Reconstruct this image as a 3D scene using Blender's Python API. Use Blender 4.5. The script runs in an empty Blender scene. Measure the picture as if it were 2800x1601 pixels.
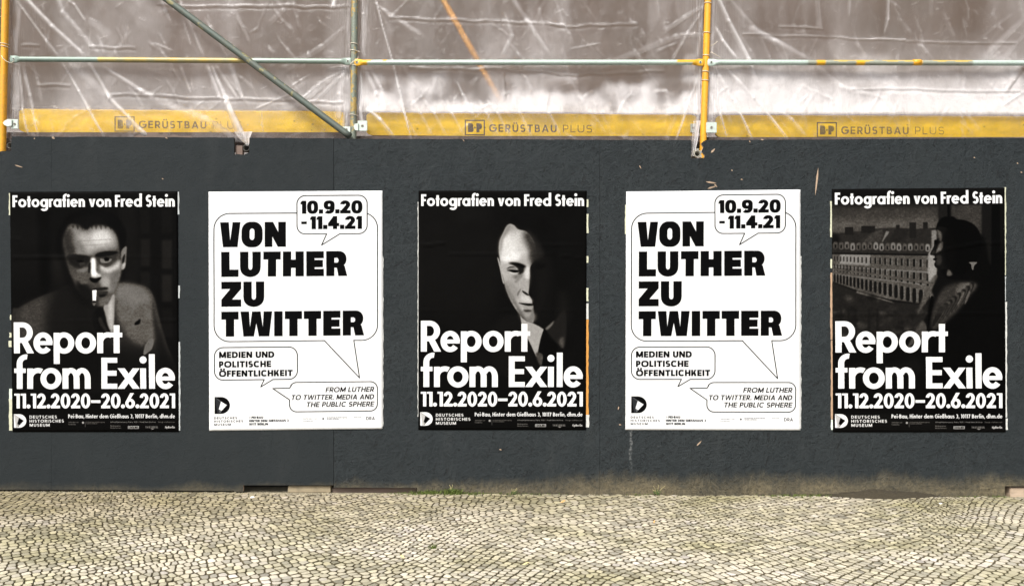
import bpy, bmesh, math, random
import numpy as np
from mathutils import Vector, Matrix, Euler

# ------------------------------------------------------------------ CAMERA, WORLD, SUN, EXPOSURE
SC = bpy.context.scene
CAM_Y, CAM_Z, FPX = -5.44, 1.34, 2176.0          # metres; focal length in 2800-px-wide picture units
cam_d = bpy.data.cameras.new('camera'); cam = bpy.data.objects.new('camera', cam_d)
SC.collection.objects.link(cam); SC.camera = cam
cam.location = (0, CAM_Y, CAM_Z); cam.rotation_euler = (math.radians(90), 0, 0)
cam_d.sensor_width = 36; cam_d.lens = 36 * FPX / 2800; cam_d.clip_start = .05; cam_d.clip_end = 500

SUN_EL, SUN_AZ = 47, 207                         # degrees; azimuth clockwise from north (+Y): behind the viewer, a little left
W = bpy.data.worlds.new('World'); SC.world = W; W.use_nodes = True
nt = W.node_tree; nt.nodes.clear()
sky = nt.nodes.new('ShaderNodeTexSky'); sky.sky_type = 'NISHITA'; sky.sun_disc = False
sky.sun_elevation = math.radians(SUN_EL); sky.sun_rotation = math.radians(SUN_AZ); sky.dust_density = 3.5; sky.air_density = 1.2
hs = nt.nodes.new('ShaderNodeHueSaturation'); hs.inputs['Saturation'].default_value = .22   # thin overcast
bg = nt.nodes.new('ShaderNodeBackground'); bg.inputs['Strength'].default_value = .12
wo = nt.nodes.new('ShaderNodeOutputWorld')
nt.links.new(sky.outputs[0], hs.inputs['Color']); nt.links.new(hs.outputs[0], bg.inputs['Color']); nt.links.new(bg.outputs[0], wo.inputs[0])
sun_d = bpy.data.lights.new('sun', 'SUN'); sun = bpy.data.objects.new('sun', sun_d); SC.collection.objects.link(sun)
sun_d.energy = 2.2; sun_d.angle = math.radians(18); sun_d.color = (1, .955, .88)
_az = math.radians(SUN_AZ); _el = math.radians(SUN_EL)
sun.rotation_euler = Vector((math.sin(_az) * math.cos(_el), math.cos(_az) * math.cos(_el), math.sin(_el))).to_track_quat('Z', 'Y').to_euler()
SC.view_settings.view_transform = 'Standard'; SC.view_settings.look = 'None'
SC.view_settings.exposure = .85; SC.view_settings.gamma = 1; SC.view_settings.use_curve_mapping = False
SC.cycles.max_bounces = 10; SC.cycles.transparent_max_bounces = 24; SC.cycles.use_denoising = True

# ------------------------------------------------------------------ PRINT: rasteriser, lettering, pictures

def fill_cov(H, W, contours, x_off=0.0, y_off=0.0, ss=4):
    """exact-in-x, ss-sampled-in-y winding coverage of closed contours (image coords, y down)"""
    allp = np.concatenate([np.asarray(c, float) for c in contours])
    x0 = max(0, int(math.floor(allp[:, 0].min())) - 1); x1 = min(W, int(math.ceil(allp[:, 0].max())) + 2)
    y0 = max(0, int(math.floor(allp[:, 1].min())) - 1); y1 = min(H, int(math.ceil(allp[:, 1].max())) + 2)
    if x1 <= x0 or y1 <= y0: return None
    w = x1 - x0; h = y1 - y0
    acc = np.zeros((h * ss, w), np.float32)
    sy = y0 + (np.arange(h * ss) + .5) / ss
    X = (x0 + np.arange(w))[None, :].astype(np.float32)
    for c in contours:
        c = np.asarray(c, float); n = len(c)
        for i in range(n):
            ax, ay = c[i]; bx, by = c[(i + 1) % n]
            if ay == by: continue
            s = 1.0
            if ay > by: ax, ay, bx, by = bx, by, ax, ay; s = -1.0
            i0 = int(np.searchsorted(sy, ay)); i1 = int(np.searchsorted(sy, by))
            if i1 <= i0: continue
            xc = ax + (sy[i0:i1] - ay) * (bx - ax) / (by - ay)
            acc[i0:i1] += s * np.clip(X + 1 - xc[:, None], 0, 1)
    cov = np.clip(np.abs(acc), 0, 1).reshape(h, ss, w).mean(1)
    return x0, y0, x1, y1, cov

def box1(a, r, ax):
    if r < 1: return a
    p = [(0, 0), (0, 0)]; p[ax] = (r + 1, r)
    b = np.cumsum(np.pad(a, p, mode='edge'), axis=ax, dtype=np.float64)
    n = a.shape[ax]; k = 2 * r + 1
    if ax == 0: return ((b[k:k + n] - b[:n]) / k).astype(np.float32)
    return ((b[:, k:k + n] - b[:, :n]) / k).astype(np.float32)

def blur(a, s):
    r = int(round(s * .95))
    for _ in range(2):
        a = box1(a, r, 0); a = box1(a, r, 1)
    return a

def smooth(pts, n=5):
    p = np.asarray(pts, float); m = len(p); out = []
    for i in range(m):
        a, b, c, d = p[i - 1], p[i], p[(i + 1) % m], p[(i + 2) % m]
        for k in range(n):
            t = k / n
            out.append(.5 * ((2 * b) + (-a + c) * t + (2 * a - 5 * b + 4 * c - d) * t * t + (-a + 3 * b - 3 * c + d) * t ** 3))
    return np.array(out)

def vnoise(H, W, cell, seed, cy=None):
    rs = np.random.RandomState(seed); cy = cy or cell
    gh = int(H / cy) + 3; gw = int(W / cell) + 3
    g = rs.rand(gh, gw).astype(np.float32)
    y = np.arange(H) / cy; x = np.arange(W) / cell
    yi = y.astype(int); xi = x.astype(int); fy = (y - yi)[:, None]; fx = (x - xi)[None]
    fy = fy * fy * (3 - 2 * fy); fx = fx * fx * (3 - 2 * fx)
    a = g[yi][:, xi]; b = g[yi][:, xi + 1]; c = g[yi + 1][:, xi]; d = g[yi + 1][:, xi + 1]
    return ((a * (1 - fx) + b * fx) * (1 - fy) + (c * (1 - fx) + d * fx) * fy).astype(np.float32)

class Canvas:
    def __init__(s, W, H, v, sc=.5, ox=0, oy=0):
        s.W = W; s.H = H; s.a = np.full((H, W), v, np.float32); s.sc = sc; s.ox = ox; s.oy = oy
    def tr(s, pts): return (np.asarray(pts, float) - (s.ox, s.oy)) * s.sc
    def paint(s, pts, v, b=0, op=1.0, sm=True, noise=0):
        """soft polygon in picture units"""
        p = s.tr(pts)
        if sm and len(p) > 3: p = smooth(p)
        r = fill_cov(s.H, s.W, [p], ss=2)
        if r is None: return
        x0, y0, x1, y1, c = r
        if b > 0:
            bb = b * s.sc; m = int(bb * 3) + 2
            X0 = max(0, x0 - m); Y0 = max(0, y0 - m); X1 = min(s.W, x1 + m); Y1 = min(s.H, y1 + m)
            big = np.zeros((Y1 - Y0, X1 - X0), np.float32); big[y0 - Y0:y1 - Y0, x0 - X0:x1 - X0] = c
            c = blur(big, bb); x0, y0, x1, y1 = X0, Y0, X1, Y1
        c = c * op
        s.a[y0:y1, x0:x1] = s.a[y0:y1, x0:x1] * (1 - c) + v * c
    def ink(s, contours, v):
        r = fill_cov(s.H, s.W, [s.tr(c) for c in contours])
        if r is None: return
        x0, y0, x1, y1, c = r
        s.a[y0:y1, x0:x1] = s.a[y0:y1, x0:x1] * (1 - c) + v * c
    def line(s, pts, w, v, closed=False):
        p = [tuple(q) for q in pts]
        n = len(p) if closed else len(p) - 1
        polys = []
        for i in range(n):
            a = np.array(p[i], float); b = np.array(p[(i + 1) % len(p)], float)
            d = b - a; L = math.hypot(*d)
            if L == 0: continue
            d /= L; nrm = np.array((-d[1], d[0])) * w / 2; e = d * w * .35
            q = [a - e + nrm, b + e + nrm, b + e - nrm, a - e - nrm]
            s.ink([q], v)

# ---- lettering built from stems, bars and ring sectors. y up, baseline 0, cap height 1
def box(x0, y0, x1, y1): return [[(x0, y0), (x1, y0), (x1, y1), (x0, y1)]]
def sector(cx, cy, rx, ry, sx, sy, a0, a1, p=2.0):
    """ring sector, outer radii rx, ry, thickness sx, sy; degrees; p = squareness"""
    def el(rx, ry, t):
        c, s_ = math.cos(t), math.sin(t)
        return cx + rx * math.copysign(abs(c) ** (2 / p), c), cy + ry * math.copysign(abs(s_) ** (2 / p), s_)
    n = max(6, int(abs(a1 - a0) / 9))
    T = [math.radians(a0 + (a1 - a0) * i / n) for i in range(n + 1)]
    o = [el(rx, ry, t) for t in T]; i_ = [el(max(rx - sx, .004), max(ry - sy, .004), t) for t in T]
    if abs(a1 - a0) >= 359.9: return [o[:-1], i_[:-1][::-1]]
    return [o + i_[::-1]]
def dot(cx, cy, r, sq=False):
    if sq: return box(cx - r, cy - r, cx + r, cy + r)
    return [[(cx + r * math.cos(t * math.pi / 12), cy + r * math.sin(t * math.pi / 12)) for t in range(24)]]
def bar(x0, y0, x1, y1, w):
    d = math.hypot(x1 - x0, y1 - y0); nx, ny = -(y1 - y0) / d * w / 2, (x1 - x0) / d * w / 2
    return [[(x0 + nx, y0 + ny), (x1 + nx, y1 + ny), (x1 - nx, y1 - ny), (x0 - nx, y0 - ny)]]

def glyph(ch, w, s, h, st):
    """list of shapes (each a list of contours). w = width, s = stem, h = horizontal stroke, st = dict(X, A, D, p, sq)"""
    X = st.get('X', .69); A = st.get('A', 1.1); D = st.get('D', -.34); p = st.get('p', 2.0); sq = st.get('sq', False)
    o = .015; S = lambda *a: sector(*a, p=p)
    def bowl(cx=None, W_=None):
        W_ = W_ or w; return S(W_ / 2 if cx is None else cx, X / 2, W_ / 2, X / 2 + o, s, h, 0, 360)
    stem = lambda x, y0=0, y1=1: box(x, y0, x + s, y1)
    if ch == 'a': return [bowl(W_=w - s * .12), stem(w - s, 0, X)]
    if ch == 'b': return [bowl(), stem(0, 0, A)]
    if ch == 'd': return [bowl(), stem(w - s, 0, A)]
    if ch == 'p': return [bowl(), stem(0, D, X)]
    if ch == 'q': return [bowl(), stem(w - s, D, X)]
    if ch == 'o': return [bowl()]
    if ch == 'c': return [S(w * .56, X / 2, w * .56, X / 2 + o, s, h, 48, 312)]
    if ch == 'e': return [S(w / 2, X / 2, w / 2, X / 2 + o, s, h, 0, 322), box(s * .5, X * .40, w - s * .04, X * .40 + h * .78)]
    if ch == 'g': return [bowl(W_=w - s * .12), stem(w - s, -.1, X), S(w / 2, -.07, w / 2, .27, s, h, 205, 360)]
    if ch == 'h': return [stem(0, 0, A), S(w / 2, X - w / 2 * 1.0, w / 2, w / 2 + o, s, h, 0, 150), stem(w - s, 0, X - w / 2)]
    if ch == 'n': return [stem(0, 0, X), S(w / 2, X - w * .5, w / 2, w * .5 + o, s, h, 0, 150), stem(w - s, 0, X - w * .49)]
    if ch == 'm':
        a = (w + s) / 2; r = .36 * a / .5 * .8
        return [stem(0, 0, X), S(a / 2, X - r, a / 2, r + o, s, h, 0, 150), stem(a - s, 0, X - r * .98),
                S(a - s + a / 2, X - r, a / 2, r + o, s, h, 0, 150), stem(w - s, 0, X - r * .98)]
    if ch == 'r': return [stem(0, 0, X), S(w * .80, X - w * .72, w * .78, w * .72 + o, s * .95, h, 62, 165)]
    if ch in 'uü': return ([dot(w * .28, X + .24, s * .55), dot(w * .72, X + .24, s * .55)] if ch == 'ü' else []) + [stem(w - s, 0, X), S(w / 2, w * .5, w / 2, w * .5 + o, s, h, 180, 340), stem(0, w * .49, X)]
    if ch == 'i': return [stem((w - s) / 2, 0, X), dot(w / 2, X + .27, s * .60, sq)]
    if ch == 'l': return [stem((w - s) / 2, 0, A)]
    if ch == 't': return [stem((w - s) / 2, 0, X + .24 if X < .8 else 1), box(0, X - h * .9, w, X)]
    if ch == 'f':
        x = w * .20; r = (w - x) * .98
        return [stem(x, 0, A - r * .92), S(x + r, A - r * .95, r, r * .95, s, h, 82, 180), box(0, X - h * .9, w * .92, X)]
    if ch == 'v': return [[[(0, X), (s * 1.05, X), (w / 2, s * 1.1), (w - s * 1.05, X), (w, X), (w / 2 + s * .42, 0), (w / 2 - s * .42, 0)]]]
    if ch == 'w':
        q = w / 2; g = [(0, X), (s, X), (q * .5, s), (q - s * .5, X), (q + s * .5, X), (q * 1.5, s), (w - s, X), (w, X), (q * 1.5 + s * .45, 0), (q * 1.5 - s * .4, 0), (q, X - s * 1.6), (q * .5 + s * .4, 0), (q * .5 - s * .45, 0)]
        return [[g]]
    if ch == 'x': return [[[(0, X), (s * 1.2, X), (w, 0), (w - s * 1.2, 0)]], [[(w, X), (w - s * 1.2, X), (0, 0), (s * 1.2, 0)]]]
    if ch == 'k': return [stem(0, 0, A), [[(s * .8, X * .45), (w - s * 1.1, X), (w, X), (s * .8, X * .2)]], [[(s * 1.1, X * .55), (s * 1.9, X * .7), (w, 0), (w - s * 1.1, 0)]]]
    if ch == 'y': return [[[(0, X), (s * 1.05, X), (w * .62, s * 1.1), (w * .5, 0), (w * .42, 0)]], [[(w, X), (w - s * 1.05, X), (w * .12, D), (w * .12 + s * 1.05, D)]]]
    if ch == 'z': return [box(0, 0, w, h), box(0, X - h, w, X), [[(0, h), (w - s * 1.2, X - h), (w, X - h), (s * 1.2, h)]]]
    if ch == 's':
        r = (X + h) / 4
        return [S(w * .5, X - r, w * .5, r + o, s * .9, h, 30, 268), S(w * .5, r, w * .5, r + o, s * .9, h, 92, -150)]
    if ch == 'ß':
        return [stem(0, 0, A - w * .45), S(w * .48, A - w * .48, w * .48, w * .48, s, h, 0, 180), S(w * .45, A - w * .48, w * .48, .30, s, h, 0, -75),
                S(w * .45, .33, w * .55, .34, s, h, 95, -110)]
    # capitals
    if ch in 'OQ0' or ch == 'Ö':
        r = [S(w / 2, .5, w / 2, .5 + o, s, h, 0, 360)]
        if ch == 'Q': r.append(bar(w * .6, .3, w, -.03, s))
        if ch == 'Ö': r += [dot(w * .3, 1.18, s * .5, sq), dot(w * .7, 1.18, s * .5, sq)]
        return r
    if ch == 'C': return [S(w * .54, .5, w * .54, .5 + o, s, h, 42, 318)]
    if ch == 'G': return [S(w * .52, .5, w * .52, .5 + o, s, h, 42, 360), box(w * .5, .5 - h * .5, w * 1.03, .5 + h * .5)]
    if ch in 'IiI' or ch == 'I': return [stem((w - s) / 2)]
    if ch == 'H': return [stem(0), stem(w - s), box(s * .5, .5 - h / 2, w - s * .5, .5 + h / 2)]
    if ch == 'T': return [stem((w - s) / 2, 0, 1 - h * .5), box(0, 1 - h, w, 1)]
    if ch == 'L': return [stem(0), box(0, 0, w, h)]
    if ch == 'E': return [stem(0), box(0, 0, w, h), box(0, 1 - h, w, 1), box(0, .5 - h / 2, w * .95, .5 + h / 2)]
    if ch == 'F': return [stem(0), box(0, 1 - h, w, 1), box(0, .5 - h / 2, w * .92, .5 + h / 2)]
    if ch in 'UÜ':
        ry = min(w * .5, .5)
        r = [stem(0, ry * .98), stem(w - s, ry * .98), S(w / 2, ry, w / 2, ry + o, s, h, 180, 360)]
        if ch == 'Ü': r += [dot(w * .3, 1.18, s * .5, sq), dot(w * .7, 1.18, s * .5, sq)]
        return r
    if ch == 'V': return [[[(0, 1), (s * 1.08, 1), (w / 2, s * 1.3), (w - s * 1.08, 1), (w, 1), (w / 2 + s * .5, 0), (w / 2 - s * .5, 0)]]]
    if ch == 'A': return [[[(0, 0), (s * 1.08, 0), (w / 2, 1 - s * 1.3), (w - s * 1.08, 0), (w, 0), (w / 2 + s * .5, 1), (w / 2 - s * .5, 1)]], box(w * .22, .2, w * .78, .2 + h * .9)]
    if ch == 'W':
        q = w / 2
        return [[[(0, 1), (s, 1), (q * .55, s), (q - s * .5, 1), (q + s * .5, 1), (w - q * .55, s), (w - s, 1), (w, 1), (w - q * .55 + s * .5, 0), (w - q * .55 - s * .45, 0), (q, 1 - s * 1.8), (q * .55 + s * .45, 0), (q * .55 - s * .5, 0)]]]
    if ch == 'N': return [stem(0), stem(w - s), [[(0, 1), (s * 1.1, 1), (w, 0), (w - s * 1.1, 0)]]]
    if ch == 'M': return [stem(0), stem(w - s), [[(0, 1), (s * 1.1, 1), (w / 2, .42), (w - s * 1.1, 1), (w, 1), (w / 2 + s * .45, .05), (w / 2 - s * .45, .05)]]]
    if ch == 'X': return [[[(0, 1), (s * 1.2, 1), (w, 0), (w - s * 1.2, 0)]], [[(w, 1), (w - s * 1.2, 1), (0, 0), (s * 1.2, 0)]]]
    if ch == 'ö': return [bowl(), dot(w * .28, X + .24, s * .55), dot(w * .72, X + .24, s * .55)]
    if ch == 'Z': return [box(0, 0, w, h), box(0, 1 - h, w, 1), [[(0, h), (w - s * 1.25, 1 - h), (w, 1 - h), (s * 1.25, h)]]]
    if ch == 'K': return [stem(0), [[(s * .8, .38), (w - s * 1.2, 1), (w, 1), (s * .8, .14)]], [[(s * 1.2, .5), (s * 2.1, .66), (w, 0), (w - s * 1.2, 0)]]]
    if ch == 'D':
        rx = w * .62
        return [stem(0), box(0, 0, w - rx + .01, h), box(0, 1 - h, w - rx + .01, 1), S(w - rx, .5, rx, .5, s, h, -90, 90)]
    if ch in 'PRB':
        m = .42 if ch != 'B' else .5
        ry = (1 - m + h * .5) / 2 if ch == 'B' else (1 - m) / 2 + h * .25
        cy = 1 - ry; rx = min(ry, w * .6)
        wt = w if ch != 'B' else w * .93
        r = [stem(0), box(0, 1 - h, wt - rx + .01, 1), box(0, cy - ry, wt - rx + .01, cy - ry + h), S(wt - rx, cy, rx, ry, s, h, -90, 90)]
        if ch == 'R': r.append([[(w * .34, cy - ry + h * .6), (w * .34 + s * 1.1, cy - ry + h * .6), (w * 1.06, 0), (w * 1.06 - s * 1.15, 0)]])
        if ch == 'B':
            r2 = (.5 + h * .5) / 2
            r += [box(0, 0, w - r2 + .01, h), S(w - r2, r2, r2, r2, s, h, -90, 90)]
        return r
    if ch == 'S':
        r = (1 + h) / 4
        return [S(w * .5, 1 - r, w * .48, r + o, s * .95, h, 32, 268), S(w * .5, r, w * .5, r + o, s * .95, h, 92, -150)]
    if ch == 'J': return [stem(w - s, .3), S(w / 2, .3, w / 2, .3, s, h, 180, 360)]
    # digits
    if ch == '1':
        return [stem(w - s), [[(0, .86), (0, 1 if sq else 1), (w - s * .5, 1), (w - s * .5, .86 if not sq else .82), (w - s, .86 if not sq else .8)]]] if not sq else \
            [stem(w - s), [[(0, .86), (0, .7), (w - s * .9, .76), (w - s * .5, 1), (w - s, 1)], ]]
    if ch == '2':
        ry = .31; rx = w * .48; cx, cy = w * .48, 1 - ry
        a = math.radians(-32); c_, s_ = math.cos(a), math.sin(a)
        po = (cx + rx * c_, cy + (ry + o) * s_); pi_ = (cx + (rx - s) * c_, cy + (ry + o - h) * s_)
        return [sector(cx, cy, rx, ry + o, s, h, 175, -32), box(0, 0, w, h), [[po, (s * 1.5, h * .9), (0, h * .9), (0, h * .55), pi_]]]
    if ch == '3':
        r = (1 + h) / 4
        return [S(w * .46, 1 - r, w * .46, r + o, s, h, 150, -88), S(w * .48, r, w * .5, r + o, s, h, 88, -150)]
    if ch == '4': return [stem(w - s * 1.5, 0, 1), box(0, .22, w, .22 + h), [[(0, .22), (0, .22 + h * .9), (w - s * 1.4, 1), (w - s * .6, 1), (s * 1.25, .22 + h * .6)]]]
    if ch == '5':
        r = .33
        return [box(w * .16, 1 - h, w * .95, 1), [[(w * .16, 1), (w * .16 + s, 1), (s * .9, .48), (0, .48)]], S(w * .45, r, w * .55, r + o, s, h, 130, -140)]
    if ch == '6':
        r = .32
        if sq: return [S(w / 2, r, w / 2, r + o, s, h, 0, 360), S(w * .56, .5, w * .56, .5, s, h, 60, 185)]
        return [S(w / 2, r, w / 2, r + o, s, h, 0, 360), [[(w * .52, 1.03), (w * .52 + s * 1.15, 1.03), (s * 1.05, r + .08), (s * .12, r + .12)]]]
    if ch == '9':
        r = .34
        if sq: return [S(w / 2, 1 - r, w / 2, r + o, s, h, 0, 360), S(w * .46, .5, w * .54, .5 + o, s, h, 10, -128)]
        return [S(w / 2, 1 - r, w / 2, r + o, s, h, 0, 360), [[(w * .48, -.03), (w * .48 - s * 1.15, -.03), (w - s * 1.05, 1 - r - .08), (w - s * .12, 1 - r - .12)]]]
    if ch == '7': return [box(0, 1 - h, w, 1), [[(w, 1), (w - s * 1.15, 1), (w * .18, 0), (w * .18 + s * 1.05, 0)]]]
    if ch == '8':
        r = (1 + h) / 4
        return [S(w * .5, 1 - r, w * .45, r + o, s, h, 0, 360), S(w * .5, r, w * .5, r + o, s, h, 0, 360)]
    if ch == '.': return [dot(w / 2, s * .58 if not sq else s * .5, s * .62 if not sq else s * .5, sq)]
    if ch == ',': return [[[(w / 2 - s * .2, s * 1.0), (w / 2 + s * .7, s * 1.0), (w / 2, -s * .9), (w / 2 - s * .6, -s * .9)]]]
    if ch == '-': return [box(0, .34, w, .34 + h)]
    if ch == '–': return [box(0, .36, w, .36 + h)]
    if ch == ':': return [dot(w / 2, s * .58, s * .6), dot(w / 2, .6, s * .6)]
    if ch == '©': return [S(w / 2, .5, w / 2, w / 2, s * .4, s * .4, 0, 360), S(w / 2, .5, w * .25, w * .25, s * .4, s * .4, 50, 310)]
    return []

WID = dict(zip('abdpqocegnhumrilftvwxkzsß', [.72, .72, .72, .72, .72, .70, .56, .66, .72, .58, .58, .58, .95, .42, .23, .23, .42, .40, .62, .90, .66, .62, .52, .46, .58]))
WID.update(dict(zip('OCGIHTLEFUVAWNMZKDPRBSQJÖÜ', [.92, .74, .86, .24, .70, .64, .50, .55, .52, .68, .78, .80, 1.15, .74, .90, .62, .68, .74, .56, .60, .60, .58, .92, .5, .92, .68])))
WID.update({'y': .6, 'ü': .58, 'ö': .72, 'X': .7}); WID.update({c: .58 for c in '02356789'}); WID.update({'1': .34, '4': .62, '.': .22, ',': .22, '-': .3, '–': .66, ' ': .34, ':': .22, '©': .8})

def text(cv, s_, x0, base, H, v, fit=None, s=.2, h=.17, gap=.1, slant=0, right=False, widths=None, wf=1.0, wid=None, **st):
    """one line; fit = total width in picture units; widths = explicit (x0, x1) per glyph"""
    W = dict(WID); W.update(wid or {})
    if widths is None:
        pos = []; x = 0
        for i, ch in enumerate(s_):
            w = W.get(ch, .5) * wf
            if ch in 'il.,1' and False: pass
            pos.append((x, x + w)); x += w + (gap if ch != ' ' else 0)
        tot = x - gap
        k = H if fit is None else fit / tot      # horizontal scale
    else:
        pos = [((a - x0) / H, (b - x0) / H) for a, b in widths]; k = H; tot = 0
    if right: x0 = x0 - tot * k
    kx = k / H
    for ch, (a, b) in zip(s_, pos):
        if ch == ' ': continue
        a *= kx; b *= kx
        for shape in glyph(ch, b - a, s, h, st):
            cs = [[(x0 + (px + a + slant * py) * H, base - py * H) for px, py in c] for c in shape]
            cv.ink(cs, v)

def logo_d(cv, x0, y0, x1, y1, white):
    w = x1 - x0; h = y1 - y0; n = 16
    P = [(x0, y0), (x0 + w * .42, y0)] + [(x0 + w * .42 + w * .58 * math.cos(t), (y0 + y1) / 2 - h / 2 * math.sin(t)) for t in [math.pi / 2 - math.pi * i / n for i in range(n + 1)]] + [(x0 + w * .42, y1), (x0, y1)]
    A, B = (.97, .06) if white else (.09, 1.0)
    cv.ink([P], A)
    q = lambda *p: [[(x0 + a * w, y0 + b * h) for a, b in p]]
    m1, m2 = (.62, .8) if white else (.42, .24)
    cv.ink(q((.05, .02), (.78, .48), (.58, .35), (.45, .72)), m1)
    cv.ink(q((.02, .02), (.42, .3), (.34, .95), (.18, .99)), m2)
    cv.ink(q((.42, .27), (.80, .48), (.45, .82), (.27, .72)), B)
    cv.ink(q((.27, .76), (.45, .82), (.36, .97)), m1)

# ---- poster with a photograph, 1855 x 2642 picture units
def report_text(cv):
    W = .995
    text(cv, 'Fotografien von Fred Stein', 30, 170, 130, W, fit=1798, s=.215, h=.185, gap=.055, X=.68, A=1.13, D=-.34,
         wid={' ': .30, 'F': .48, 'i': .24, 't': .36, 'r': .38, 'f': .40, 'o': .76, 'g': .74, 'a': .76, 'e': .72, 'n': .60, 'd': .76, 'v': .62, 'S': .56})
    text(cv, 'Report', 28, 1777, 341, W, s=.196, h=.165, X=.66, A=1.11, D=-.345,
         widths=[(28, 240), (245, 460), (470, 700), (712, 943), (955, 1108), (1108, 1236)])
    text(cv, 'from Exile', 28, 2168, 341, W, s=.193, h=.165, X=.66, A=1.115, D=-.345,
         widths=[(28, 168), (173, 325), (320, 556), (566, 880), (0, 1), (1000, 1178), (1180, 1428), (1430, 1502), (1527, 1600), (1606, 1820)])
    text(cv, '11.12.2020–20.6.2021', 28, 2382, 162, W, fit=1792, s=.225, h=.19, gap=.05,
         wid={'0': .70, '2': .66, '6': .70, '1': .40, '.': .24, '–': .68})
    logo_d(cv, 22, 2445, 160, 2595, True)
    for i, (t, wd) in enumerate((('DEUTSCHES', 305), ('HISTORISCHES', 382), ('MUSEUM', 223))):
        text(cv, t, 195, 2493 + i * 45, 32, .95, fit=wd, s=.24, h=.2, gap=.2)
    text(cv, 'Pei-Bau, Hinter dem Gießhaus 3, 10117 Berlin, dhm.de', 625, 2491, 43, .97, fit=1192, s=.20, h=.165, gap=.09)
    t = lambda s_, x, y, f, c=.62: text(cv, s_, x, y, 13, c, fit=f, s=.16, h=.15, gap=.1)
    t('Gefördert von', 627, 2542, 112); t('Funded by', 627, 2565, 82)
    cv.ink(dot(790, 2540, 12), .7); cv.line([(815, 2530), (815, 2588)], 3, .6)
    t('Der Beauftragte der Bundesregierung', 828, 2540, 205, .5); t('für Kultur und Medien', 828, 2555, 125, .5)
    t('Alfred Kantorowicz, Paris, 1935 © Fred Stein Archive', 1097, 2540, 505, .8); t('Design: stathans.com', 1630, 2540, 185, .6)
    t('Medienpartner', 1097, 2582, 115); t('Media Partners', 1097, 2604, 120)
    cv.ink([[(1293, 2578), (1413, 2578), (1413, 2607), (1293, 2607)]], .86)
    text(cv, 'EXBERLINER', 1298, 2603, 21, .1, fit=110, s=.22, h=.2, gap=.12)
    text(cv, 'TAGESSPIEGEL', 1487, 2600, 20, .75, fit=142, s=.14, h=.1, gap=.1)
    cv.ink([[(1540, 2603), (1590, 2603), (1565, 2618)]], .6)
    text(cv, 'tipBerlin', 1705, 2602, 24, .88, fit=110, s=.22, h=.18, gap=.08)

def new_report(v): return Canvas(928, 1321, v, .5)

def grain(cv, amt, seed, c=2):
    n = vnoise(cv.H, cv.W, c, seed) - .5 + (vnoise(cv.H, cv.W, c * 4, seed + 1) - .5) * .6
    cv.a = np.clip(cv.a * (1 + n * amt), 0, 1)

def tweed(cv, seed):
    """cloth and film structure over the mid tones"""
    n = (vnoise(cv.H, cv.W, 3, seed) - .5) * .5 + (vnoise(cv.H, cv.W, 11, seed + 1, 7) - .5) * .45 + (vnoise(cv.H, cv.W, 40, seed + 2) - .5) * .4
    m = np.clip((cv.a - .14) * 6, 0, 1) * np.clip((.62 - cv.a) * 4, .12, 1)
    cv.a = np.clip(cv.a * (1 + n * m * .32), 0, 1)

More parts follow.
